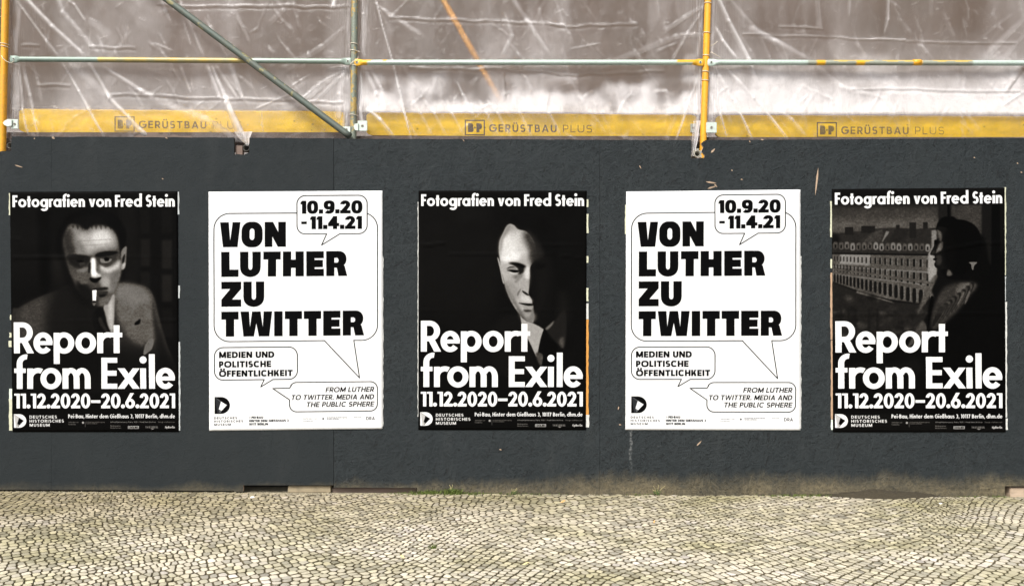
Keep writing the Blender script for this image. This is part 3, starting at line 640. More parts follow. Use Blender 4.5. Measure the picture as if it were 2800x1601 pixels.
    n = vnoise(cv.H, cv.W, 60, sx) - .5
    cv.a = np.clip(cv.a * (1 + n * .015), 0, 1)
    return cv.a

def board_print(seed, fade):
    """yellow toe board lettering mask (1 = ink), 2400 x 190 mm at 2 mm... returned as float mask"""
    cv = Canvas(1200, 100, 0., .5)
    # picture units = mm
    K = 1.0
    x, y0, y1 = 690, 50, 166
    for (a, b, c, d) in ((x, y0, x + 150, y0 + 9), (x, y1 - 9, x + 150, y1), (x, y0, x + 9, y1), (x + 141, y0, x + 150, y1)):
        cv.ink([[(a, b), (c, b), (c, d), (a, d)]], K)
    text(cv, 'B', x + 24, 142, 66, K, s=.34, h=.2, widths=[(x + 24, x + 66)], p=2.4)
    text(cv, 'P', x + 86, 142, 66, K, s=.34, h=.2, widths=[(x + 86, x + 128)], p=2.4)
    cv.line([(x + 68, 109), (x + 82, 109)], 5, K); cv.line([(x + 75, 102), (x + 75, 116)], 5, K)
    text(cv, 'GERÜSTBAU', x + 182, 137, 54, K, fit=500, s=.19, h=.17, gap=.24, p=2.5, sq=True)
    text(cv, 'PLUS', x + 730, 137, 54, K * .9, fit=215, s=.10, h=.10, gap=.24, p=2.5)
    n = vnoise(cv.H, cv.W, 3, seed) * .5 + vnoise(cv.H, cv.W, 25, seed + 3) * .7
    return np.clip(cv.a * (1 - fade * n), 0, 1)
# ------------------------------------------------------------------ HELPERS
COL = SC.collection; RND = random.Random(11)
def pt(px, py, y=0.):
    """a point of the plane y seen at picture position px, py of the 2800 x 1601 photograph"""
    d = y - CAM_Y
    return Vector(((px - 1400) * d / FPX, y, CAM_Z + (800.5 - py) * d / FPX))
def gz(x): return -.011 - .0056 * (x + 3.5)        # the pavement falls slightly to the right

def tag(o, label=None, cat=None, group=None, kind=None):
    if label: o['label'] = label
    if cat: o['category'] = cat
    if group: o['group'] = group
    if kind: o['kind'] = kind
    return o
def empty(name, loc, *a, **k):
    o = bpy.data.objects.new(name, None); o.empty_display_size = .1; o.location = loc; COL.objects.link(o); return tag(o, *a, **k)
def obj(name, me, mat, parent=None, smooth=False):
    o = bpy.data.objects.new(name, me); COL.objects.link(o)
    if mat: 
        for m in (mat if isinstance(mat, (list, tuple)) else [mat]): me.materials.append(m)
    if smooth: me.polygons.foreach_set('use_smooth', [True] * len(me.polygons))
    if parent: o.parent = parent; o.matrix_parent_inverse = Matrix.Translation(-parent.location)
    return o
class MB:
    def __init__(s): s.v = []; s.f = []; s.c = []
    def add(s, vs, fs, col=None):
        n = len(s.v); s.v += [tuple(v) for v in vs]; s.f += [tuple(i + n for i in f) for f in fs]; s.c += [col or (1, 1, 1, 1)] * len(vs); return s
    def box(s, a, b, col=None):
        x0, y0, z0 = a; x1, y1, z1 = b
        return s.add([(x0, y0, z0), (x1, y0, z0), (x1, y1, z0), (x0, y1, z0), (x0, y0, z1), (x1, y0, z1), (x1, y1, z1), (x0, y1, z1)],
                     [(0, 3, 2, 1), (4, 5, 6, 7), (0, 1, 5, 4), (1, 2, 6, 5), (2, 3, 7, 6), (3, 0, 4, 7)], col)
    def prism(s, pts, y0, y1, col=None):
        """outline in x, z (counter-clockwise seen from -y), front face y0, back face y1"""
        n = len(pts)
        return s.add([(x, y0, z) for x, z in pts] + [(x, y1, z) for x, z in pts],
                     [tuple(range(n)), tuple(range(2 * n - 1, n - 1, -1))] + [(i, i + n, (i + 1) % n + n, (i + 1) % n) for i in range(n)], col)
    def mesh(s, name, cattr=False):
        me = bpy.data.meshes.new(name); me.from_pydata(s.v, [], s.f)
        if cattr:
            a = me.color_attributes.new('tone', 'FLOAT_COLOR', 'POINT'); a.data.foreach_set('color', np.array(s.c, np.float32).ravel())
        me.update(); return me
def bevel(me, w, seg=1):
    bm = bmesh.new(); bm.from_mesh(me); bmesh.ops.bevel(bm, geom=bm.edges[:], offset=w, segments=seg, affect='EDGES', clamp_overlap=True)
    bm.to_mesh(me); bm.free(); return me
def frame(d):
    d = d.normalized(); u = Vector((0, 0, 1)) if abs(d.z) < .9 else Vector((0, 1, 0)); a = d.cross(u).normalized(); return a, a.cross(d).normalized()
def tube_mesh(name, p0, p1, r, n=16, rings=40, squash=0., colf=None, hollow=False, wob=0.):
    """tube from p0 to p1; squash = length over which each end is pressed flat (scaffold ledger ends); colf(t) -> colour"""
    d = p1 - p0; L = d.length; dn = d / L; a, b = frame(d)
    mb = MB(); ts = [i / rings for i in range(rings + 1)]
    if squash: ts = sorted(set(ts + [squash / L * k for k in (.25, .5, .75, 1, 1.4)] + [1 - squash / L * k for k in (.25, .5, .75, 1, 1.4)]))
    vs = []; cs = []
    for t in ts:
        e = min(t, 1 - t) * L; f = 1.
        if squash: f = min(1, max(0, (e - squash * .7) / (squash * .7))); f = f * f * (3 - 2 * f)
        wa = r * (.28 + .72 * f); wb = r * (1.35 - .35 * f)
        for k in range(n):
            th = 2 * math.pi * k / n
            # for horizontal tubes a = depth axis, b = up
            vs.append(p0 + d * t + a * (math.cos(th) * wa) + b * (math.sin(th) * wb)); cs.append(colf(t, th) if colf else (1, 1, 1, 1))
    fs = []
    for i in range(len(ts) - 1):
        for k in range(n): fs.append((i * n + k, i * n + (k + 1) % n, (i + 1) * n + (k + 1) % n, (i + 1) * n + k))
    m = len(ts) * n
    if hollow:
        for (i, q) in ((0, 0), (len(ts) - 1, m - n)):
            t = ts[i]; s0 = len(vs)
            for dep in (0, .25):
                for k in range(n):
                    th = 2 * math.pi * k / n; off = dn * (dep * (1 if i == 0 else -1))
                    vs.append(p0 + d * t + off + a * (math.cos(th) * r * .84) + b * (math.sin(th) * r * .84)); cs.append((.02, .02, .02, 1))
            for k in range(n):
                k2 = (k + 1) % n; fs.append((q + k, q + k2, s0 + k2, s0 + k)); fs.append((s0 + k, s0 + k2, s0 + n + k2, s0 + n + k))
            fs.append(tuple(range(s0 + n, s0 + 2 * n)))
    else: fs += [tuple(range(n))[::-1], tuple(range(m - n, m))]
    me = bpy.data.meshes.new(name); me.from_pydata([tuple(v) for v in vs], [], fs)
    at = me.color_attributes.new('tone', 'FLOAT_COLOR', 'POINT'); at.data.foreach_set('color', np.array(cs, np.float32).ravel())
    me.update(); 
    bm = bmesh.new(); bm.from_mesh(me); bmesh.ops.recalc_face_normals(bm, faces=bm.faces); bm.to_mesh(me); bm.free()
    me.polygons.foreach_set('use_smooth', [len(p.vertices) == 4 for p in me.polygons]); return me
def ring_mesh(name, c, axis, R, r, n=20, m=6, tilt=0.):
    a, b = frame(axis); d = axis.normalized(); mb = MB(); vs = []
    for i in range(n):
        t = 2 * math.pi * i / n; rad = a * math.cos(t) + b * math.sin(t); ce = c + rad * R + d * (tilt * math.cos(t))
        for k in range(m):
            p = 2 * math.pi * k / m; vs.append(ce + rad * (math.cos(p) * r) + d * (math.sin(p) * r))
    fs = [(i * m + k, ((i + 1) % n) * m + k, ((i + 1) % n) * m + (k + 1) % m, i * m + (k + 1) % m) for i in range(n) for k in range(m)]
    mb.add(vs, fs); me = mb.mesh(name); me.polygons.foreach_set('use_smooth', [True] * len(me.polygons)); return me
def wire_mesh(name, pts, r, m=6):
    mb = MB(); vs = []; pts = [Vector(p) for p in pts]
    for i, p in enumerate(pts):
        d = (pts[min(i + 1, len(pts) - 1)] - pts[max(i - 1, 0)]); a, b = frame(d)
        for k in range(m): t = 2 * math.pi * k / m; vs.append(p + a * (math.cos(t) * r) + b * (math.sin(t) * r))
    fs = [(i * m + k, i * m + (k + 1) % m, (i + 1) * m + (k + 1) % m, (i + 1) * m + k) for i in range(len(pts) - 1) for k in range(m)]
    fs += [tuple(range(m))[::-1], tuple(range((len(pts) - 1) * m, len(pts) * m))]
    mb.add(vs, fs); me = mb.mesh(name); me.polygons.foreach_set('use_smooth', [True] * len(me.polygons)); return me

# ------------------------------------------------------------------ MATERIALS
class NT:
    def __init__(s, name):
        s.m = bpy.data.materials.new(name); s.m.use_nodes = True; s.t = s.m.node_tree; s.t.nodes.clear()
        s.out = s.n('OutputMaterial'); s.b = s.n('BsdfPrincipled'); s.l(s.b, 0, s.out, 0)
    def n(s, k, **kw):
        nd = s.t.nodes.new('ShaderNode' + k)
        for a, v in kw.items(): setattr(nd, a, v)
        return nd
    def l(s, a, ao, b, bi): s.t.links.new(a.outputs[ao], b.inputs[bi])
    def put(s, nd, inp, v):
        if isinstance(v, tuple) and len(v) == 2 and hasattr(v[0], 'outputs'): s.t.links.new(v[0].outputs[v[1]], nd.inputs[inp])
        elif v is not None: nd.inputs[inp].default_value = v
    def pos(s): return (s.n('NewGeometry'), 'Position')
    def mapping(s, v, scale=(1, 1, 1), rot=(0, 0, 0), loc=(0, 0, 0)):
        m = s.n('Mapping'); s.put(m, 'Vector', v); m.inputs['Scale'].default_value = scale; m.inputs['Rotation'].default_value = rot; m.inputs['Location'].default_value = loc; return (m, 0)
    def noise(s, v, scale, detail=4, rough=.55, dist=0): 
        n = s.n('TexNoise'); s.put(n, 'Vector', v); n.inputs['Scale'].default_value = scale; n.inputs['Detail'].default_value = detail; n.inputs['Roughness'].default_value = rough; n.inputs['Distortion'].default_value = dist; return (n, 'Fac')
    def voro(s, v, scale, out='Color', feature='F1'):
        n = s.n('TexVoronoi', feature=feature); s.put(n, 'Vector', v); n.inputs['Scale'].default_value = scale; return (n, out)
    def ramp(s, v, *stops, interp='LINEAR'):
        r = s.n('ValToRGB'); s.put(r, 'Fac', v); e = r.color_ramp.elements; r.color_ramp.interpolation = interp
        for i, (p, c) in enumerate(stops):
            if i > 1: e.new(p)
            e[i].position = p
        for i, (p, c) in enumerate(stops):
            e[i].color = c if len(c) == 4 else (*c, 1)
        return (r, 0)
    def mix(s, f, a, b, mode='MIX'):
        m = s.n('Mix', data_type='RGBA', blend_type=mode); s.put(m, 0, f); 
        for i, v in ((6, a), (7, b)):
            if isinstance(v, tuple) and not hasattr(v[0], 'outputs'): v = (*v, 1) if len(v) == 3 else v
            s.put(m, i, v)
        return (m, 2)
    def math(s, op, a, b=None, c=None, clamp=False):
        m = s.n('Math', operation=op, use_clamp=clamp); s.put(m, 0, a)
        if b is not None: s.put(m, 1, b)
        if c is not None: s.put(m, 2, c)
        return (m, 0)
    def sep(s, v): n = s.n('SeparateXYZ'); s.put(n, 0, v); return n
    def maprange(s, v, a, b, c=0., d=1., smooth=True):
        n = s.n('MapRange', interpolation_type='SMOOTHSTEP' if smooth else 'LINEAR'); s.put(n, 0, v)
        for i, x in enumerate((a, b, c, d)): s.put(n, i + 1, x)
        return (n, 0)
    def bump(s, h, strength=.5, dist=.002, normal=None):
        b = s.n('Bump'); s.put(b, 'Height', h); b.inputs['Strength'].default_value = strength; b.inputs['Distance'].default_value = dist
        if normal: s.put(b, 'Normal', normal)
        return (b, 0)
    def attr(s, name): n = s.n('Attribute'); n.attribute_name = name; return (n, 'Color')
    def set(s, **kw):
        names = dict(color='Base Color', rough='Roughness', metal='Metallic', normal='Normal', spec='Specular IOR Level', coat='Coat Weight')
        for k, v in kw.items():
            if k == 'color' and isinstance(v, tuple) and len(v) == 3: v = (*v, 1)
            s.put(s.b, names[k], v)
        return s.m

def mat_fence(name, relief):
    t = NT(name); P = t.pos(); h = None
    sel = t.noise(P, 14, 2)
    ls = []
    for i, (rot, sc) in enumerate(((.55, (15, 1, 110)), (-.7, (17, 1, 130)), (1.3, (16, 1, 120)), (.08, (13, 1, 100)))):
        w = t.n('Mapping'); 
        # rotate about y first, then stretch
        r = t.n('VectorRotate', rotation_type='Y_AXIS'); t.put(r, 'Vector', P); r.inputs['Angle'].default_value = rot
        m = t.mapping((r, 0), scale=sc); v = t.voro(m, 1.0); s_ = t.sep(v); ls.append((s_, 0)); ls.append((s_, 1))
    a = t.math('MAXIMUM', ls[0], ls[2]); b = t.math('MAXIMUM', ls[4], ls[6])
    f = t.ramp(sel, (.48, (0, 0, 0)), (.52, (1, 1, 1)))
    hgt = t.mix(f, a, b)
    hsel = t.mix(t.ramp(t.noise(P, 5, 3), (.49, (0, 0, 0)), (.51, (1, 1, 1))), ls[1], ls[5])
    holes = t.math('MULTIPLY', t.math('GREATER_THAN', hsel, .95), t.math('GREATER_THAN', t.noise(P, 55, 3), .50))
    fine = t.noise(P, 160, 3)
    patch = t.noise(P, 1.1, 3)                       # worn and smooth areas
    amp = t.maprange(patch, .35, .65, .35, 1.)
    hh = t.math('ADD', t.math('MULTIPLY', hgt, amp), t.math('MULTIPLY', fine, .35))
    hh = t.math('SUBTRACT', hh, t.math('MULTIPLY', holes, .8))
    bmp = t.bump(hh, .5 + .5 * relief, .0062 * (.16 + relief))
    base = t.mix(t.noise(P, 1.3, 4), (.0155, .0190, .0212), (.0210, .0243, .0256))
    base = t.mix(t.ramp(t.noise(t.mapping(P, scale=(1, 1, .25)), 6, 4), (.55, (0, 0, 0)), (.8, (.5, .5, .5))), base, (.028, .031, .032))
    base = t.mix(t.math('MULTIPLY', holes, .75 * relief), base, (.015, .016, .017))
    # pale scuffs along strand edges
    scuff = t.ramp(t.noise(t.mapping(P, scale=(1, 1, 5)), 22, 5, .7, 1.5), (.655, (0, 0, 0)), (.70, (.5, .5, .5)))
    base = t.mix(t.math('MULTIPLY', scuff, relief), base, (.060, .065, .066))
    # a dried run of paste below the second white poster
    q_ = t.sep(P); dx = t.math('ABSOLUTE', t.math('ADD', t.math('SUBTRACT', (q_, 0), .812), t.math('MULTIPLY', t.math('SUBTRACT', t.noise(P, 9, 3), .5), .05)))
    run = t.math('MULTIPLY', t.maprange(dx, .014, .002), t.maprange((q_, 2), .06, .34)); run = t.math('MULTIPLY', t.math('MULTIPLY', run, t.maprange((q_, 2), .60, .40)), t.maprange(t.noise(P, 60, 4, .7), .4, .6, .1, .8))
    base = t.mix(run, base, (.13, .135, .135))
    # splashed mud at the foot: uneven upper edge, deeper to the right
    s_ = t.sep(P); X = (s_, 0); Z = (s_, 2)
    hi = t.maprange(X, -1.5, 1.2, .08, .155)
    hi = t.math('ADD', hi, t.math('MULTIPLY', t.math('SUBTRACT', t.noise(t.mapping(P, scale=(1, 1, .15)), 2.2, 4), .5), .20))
    zz = t.math('DIVIDE', t.math('ADD', Z, .03), hi)
    mud = t.maprange(t.math('ADD', zz, t.math('MULTIPLY', t.math('SUBTRACT', t.noise(t.mapping(P, scale=(1, 1, .4)), 16, 5, .75), .5), .9)), 1.05, .10)
    mud = t.math('MULTIPLY', mud, t.maprange(X, -3.8, .9, .34, .72))
    mud = t.math('MULTIPLY', mud, t.maprange(t.noise(P, 35, 6, .8), .30, .62, .35, 1.)); mud = t.math('MULTIPLY', mud, t.maprange(t.noise(t.mapping(P, scale=(1, 1, .5)), 1.7, 3), .35, .6, .45, 1.))
    base = t.mix(mud, base, t.mix(t.noise(P, 18, 4), (.100, .084, .052), (.215, .175, .105)))
    base = t.mix(1., base, t.mix(hgt, (1 - .06 * relief,) * 3, (1 + .42 * relief,) * 3), 'MULTIPLY')  # relief shading painted into the colour: low strands darker, raised ones paler
    rough = t.maprange(t.noise(P, 12, 3), .3, .7, .50, .72)
    return t.set(color=base, rough=rough, normal=bmp, spec=.09)

def mat_paint(name, col, col2=None, sc=25, thr=.6, rough=.5, metal=0., bump=.3, attr=False, dirt=.5):
    """painted or bare metal with chips of col2 and grime"""
    t = NT(name); P = t.pos()
    base = t.attr('tone') if attr else None
    c = base or (*col, 1)
    if col2: c = t.mix(t.ramp(t.noise(P, sc, 5, .7), (thr, (0, 0, 0)), (thr + .03, (1, 1, 1))), c, col2)
    g = t.ramp(t.noise(P, 60, 5, .75), (.45, (0, 0, 0)), (.8, (dirt, dirt, dirt)))
    c = t.mix(g, c, (.10, .085, .06))
    g2 = t.ramp(t.noise(P, 9, 4), (.4, (0, 0, 0)), (.75, (.35 * dirt, .35 * dirt, .35 * dirt)))
    c = t.mix(g2, c, (.14, .12, .09))
    return t.set(color=c, rough=rough, metal=metal, normal=t.bump(t.noise(P, 90, 4), bump, .0008))

def mat_wood(name, a, b, sc=(2, 30, 30)):
    t = NT(name); P = t.pos()
    g = t.noise(t.mapping(P, scale=sc), 2.5, 6, .65, .6)
    c = t.mix(g, a, b); c = t.mix(t.ramp(t.noise(P, 12, 4), (.5, (0, 0, 0)), (.8, (.6, .6, .6))), c, (.07, .06, .045))
    return t.set(color=c, rough=.8, normal=t.bump(g, .5, .002))

def mat_flat(name, col, rough=.7, var=.25, sc=40):
    t = NT(name); P = t.pos(); d = tuple(x * (1 - var) for x in col); u = tuple(min(1, x * (1 + var)) for x in col)
    return t.set(color=t.mix(t.noise(P, sc, 4), d, u), rough=rough, normal=t.bump(t.noise(P, sc * 3, 3), .2, .001))

def make_image(name, rgb):
    h, w = rgb.shape[:2]; im = bpy.data.images.new(name, w, h, alpha=False)
    buf = np.ones((h, w, 4), np.float32); buf[..., :3] = rgb[::-1]; im.pixels.foreach_set(buf.ravel()); im.update(); im.pack(); return im

def mat_print(name, rgb, rough=.62, spec=.03):
    rgb = rgb * (1 - .72 * np.clip(1 - rgb * 3.0, 0, 1))
    t = NT(name); im = t.n('TexImage'); im.image = make_image(name, rgb); im.interpolation = 'Cubic'
    uv = t.n('UVMap'); t.l(uv, 0, im, 0)
    P = t.pos(); c = t.mix(1., (im, 0), t.mix(t.noise(P, 5, 4), (.655, .655, .662), (.70, .70, .698)), 'MULTIPLY')
    gr = t.ramp(t.noise(P, 28, 5, .7), (.62, (0, 0, 0)), (.85, (.10, .10, .10)))
    c = t.mix(gr, c, t.mix(1., c, (.6, .58, .52), 'MULTIPLY'))
    b = t.bump(t.noise(t.mapping(P, scale=(1, 1, .6)), 30, 4), .10, .003)
    return t.set(color=c, rough=t.maprange(t.noise(P, 8, 3), .3, .7, rough - .08, rough + .1), spec=spec, normal=b)

def mat_film(name):
    t = NT(name); P = t.pos(); A = t.attr('milk'); sp = t.sep(A); milk = (sp, 0)
    n1 = t.noise(P, 9, 6, .65, .8); n2 = t.noise(t.mapping(P, scale=(1, 1, .35)), 40, 5, .7, 1.)
    ridg = t.math('ABSOLUTE', t.math('SUBTRACT', t.noise(t.mapping(P, rot=(0, .35, 0), scale=(1, 1, .4)), 7, 7, .62, 1.4), .5))
    cre = t.maprange(ridg, .014, .0, 0., .06)
    nn = t.math('ADD', t.math('MULTIPLY', t.math('SUBTRACT', n1, .5), 1.1), t.math('MULTIPLY', t.math('SUBTRACT', n2, .5), .7)); f = t.math('ADD', milk, t.math('MULTIPLY', nn, t.math('MULTIPLY_ADD', milk, .75, .03)))
    f = t.math('ADD', f, cre); f = t.maprange(f, .0, 1., .012, .97, smooth=False)
    bm_ = t.bump(t.math('ADD', t.math('ADD', n1, t.math('MULTIPLY', n2, .45)), t.math('MULTIPLY', cre, 2.)), .40, .014)
    tr = t.n('BsdfTransparent'); tr.inputs[0].default_value = (.985, .97, .96, 1)
    di = t.n('BsdfDiffuse'); di.inputs[0].default_value = (.88, .845, .85, 1); t.put(di, 'Normal', bm_)
    tl = t.n('BsdfTranslucent'); tl.inputs[0].default_value = (.82, .78, .77, 1); t.put(tl, 'Normal', bm_)
    gl = t.n('BsdfGlossy'); gl.inputs['Roughness'].default_value = .24; gl.inputs[0].default_value = (.95, .96, 1, 1); t.put(gl, 'Normal', bm_)
    m1 = t.n('MixShader'); m1.inputs[0].default_value = .38; t.l(di, 0, m1, 1); t.l(tl, 0, m1, 2)
    rf = t.n('BsdfRefraction'); rf.inputs['IOR'].default_value = 1.12; rf.inputs['Roughness'].default_value = .42; rf.inputs[0].default_value = (.985, .97, .96, 1)
    m0 = t.n('MixShader'); t.put(m0, 0, (sp, 1)); t.l(tr, 0, m0, 1); t.l(rf, 0, m0, 2)
    m2 = t.n('MixShader'); t.put(m2, 0, f); t.l(m0, 0, m2, 1); t.l(m1, 0, m2, 2)
    fr = t.n('Fresnel'); fr.inputs[0].default_value = 1.42; t.put(fr, 'Normal', bm_)
    fm = t.math('MULTIPLY', (fr, 0), .75)
    m3 = t.n('MixShader'); t.put(m3, 0, fm); t.l(m2, 0, m3, 1); t.l(gl, 0, m3, 2); t.l(m3, 0, t.out, 0)
    t.t.nodes.remove(t.b); return t.m

M = {}
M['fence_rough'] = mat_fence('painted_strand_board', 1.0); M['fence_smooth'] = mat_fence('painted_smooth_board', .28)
M['yellow'] = mat_paint('yellow_tube_paint', (.78, .36, .006), (.42, .33, .20), 30, .70, .42)
M['green'] = mat_paint('weathered_tube', (.19, .22, .18), (.46, .31, .08), 12, .53, .5, .2, dirt=.9)
M['brace'] = mat_paint('mossy_tube', (.085, .11, .095), (.26, .24, .10), 9, .57, .6, .2, dirt=.9)
M['rail'] = mat_paint('rail_paint', (1, 1, 1), (.22, .22, .18), 35, .71, .38, .15, attr=True, dirt=.3)
M['mint'] = mat_paint('galvanised_mint', (.55, .62, .56), (.28, .27, .22), 30, .66, .45, .25, dirt=.35)
M['teal'] = mat_paint('teal_wedge', (.12, .27, .29), (.25, .24, .2), 30, .62, .5)
M['dark_metal'] = mat_paint('dark_metal', (.07, .068, .06), (.16, .13, .10), 30, .6, .6, .3)
M['wire'] = mat_flat('pale_wire', (.70, .62, .50), .4)
M['clamp'] = mat_paint('grey_clamp', (.36, .34, .29), (.16, .12, .09), 40, .6, .55, .4)
M['timber'] = mat_wood('weathered_timber', (.20, .16, .10), (.36, .30, .20)); M['timber_pale'] = mat_wood('fresh_timber', (.34, .25, .17), (.50, .40, .31))
M['deck'] = mat_wood('deck_board', (.11, .075, .06), (.19, .14, .115)); M['batten'] = mat_wood('rear_batten', (.30, .22, .14), (.42, .33, .22))
M['splinter'] = mat_wood('bare_splinter', (.30, .19, .12), (.48, .37, .27)); M['cut_edge'] = mat_flat('cut_board_edge', (.46, .34, .25), .8)
M['film'] = mat_film('clear_sheeting')

def mat_wall():
    t = NT('rear_wall_plaster'); P = t.pos(); s_ = t.sep(P)
    c = t.mix(t.noise(P, .55, 3), (.070, .040, .027), (.050, .046, .031)); c = t.mix(t.noise(P, 5, 6, .7), c, (.105, .068, .048))
    edge = t.math('ADD', (s_, 2), t.math('MULTIPLY', t.math('SUBTRACT', t.noise(P, 2.2, 4), .5), .5))
    c = t.mix(t.maprange(edge, 2.95, 2.55), c, t.mix(t.noise(P, 6, 5), (.52, .48, .46), (.64, .60, .58)))
    return t.set(color=c, rough=.9, normal=t.bump(t.noise(P, 12, 6), .5, .01))
M['wall'] = mat_wall()

def mat_earth():
    t = NT('joint_earth'); P = t.pos()
    c = t.mix(t.noise(P, 40, 5, .7), (.065, .051, .026), (.15, .12, .066))
    mo = t.math('MULTIPLY', t.ramp(t.noise(P, 2.3, 4, .6), (.46, (0, 0, 0)), (.62, (1, 1, 1))), t.ramp(t.noise(P, 55, 4), (.40, (0, 0, 0)), (.6, (1, 1, 1))))
    c = t.mix(mo, c, (.045, .052, .014))
    s_ = t.sep(P); sand = t.maprange(t.math('ADD', (s_, 1), t.math('MULTIPLY', t.noise(P, 6, 4), .08)), -.09, .02)
    c = t.mix(t.math('MULTIPLY', sand, .8), c, t.mix(t.noise(P, 90, 4), (.13, .11, .07), (.36, .32, .23)))
    return t.set(color=c, rough=.95, normal=t.bump(t.noise(P, 150, 4, .7), .8, .004))
M['earth'] = mat_earth()
def mat_stone():
    t = NT('mosaic_stone'); P = t.pos(); A = t.attr('tone')
    c = t.mix(t.noise(P, 120, 4, .7), t.mix(1., A, (.80, .79, .77), 'MULTIPLY'), t.mix(1., A, (1.12, 1.12, 1.12), 'MULTIPLY'))
    d = t.ramp(t.noise(t.mapping(P, scale=(.7, 1.6, 1)), 1.5, 5, .62), (.36, (0, 0, 0)), (.66, (.75, .75, .75)))
    c = t.mix(d, c, t.mix(1., c, (.52, .52, .31), 'MULTIPLY'))
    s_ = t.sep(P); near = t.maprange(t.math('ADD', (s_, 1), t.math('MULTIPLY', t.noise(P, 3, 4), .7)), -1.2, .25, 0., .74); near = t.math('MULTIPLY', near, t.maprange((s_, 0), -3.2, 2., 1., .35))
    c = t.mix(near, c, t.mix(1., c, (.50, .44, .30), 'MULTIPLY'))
    return t.set(color=c, rough=.72, normal=t.bump(t.noise(P, 200, 4, .7), .45, .002), spec=.4)
M['stone'] = mat_stone()
t = NT('asphalt'); P = t.pos(); M['asphalt'] = t.set(color=t.mix(t.noise(P, 80, 4), (.05, .05, .05), (.085, .083, .08)), rough=.9, normal=t.bump(t.noise(P, 200, 3), .5, .004))

# ------------------------------------------------------------------ GROUND
def sheet(name, x0, x1, y0, y1, dz, mat, nx=30, ny=12, kind='structure'):
    vs = []; fs = []
    for j in range(ny + 1):
        for i in range(nx + 1):
            x = x0 + (x1 - x0) * i / nx; y = y0 + (y1 - y0) * j / ny; vs.append((x, y, gz(max(-12, min(12, x))) + dz))
    for j in range(ny):
        for i in range(nx): a = j * (nx + 1) + i; fs.append((a, a + 1, a + nx + 2, a + nx + 1))
    me = bpy.data.meshes.new(name); me.from_pydata(vs, [], fs); return tag(obj(name, me, mat), kind=kind)
sheet('ground', -80, 80, -80, 60, -.06, M['asphalt'])
pav = sheet('pavement', -6, 6, -3.2, 1.5, -.0085, M['earth'], 40, 20)

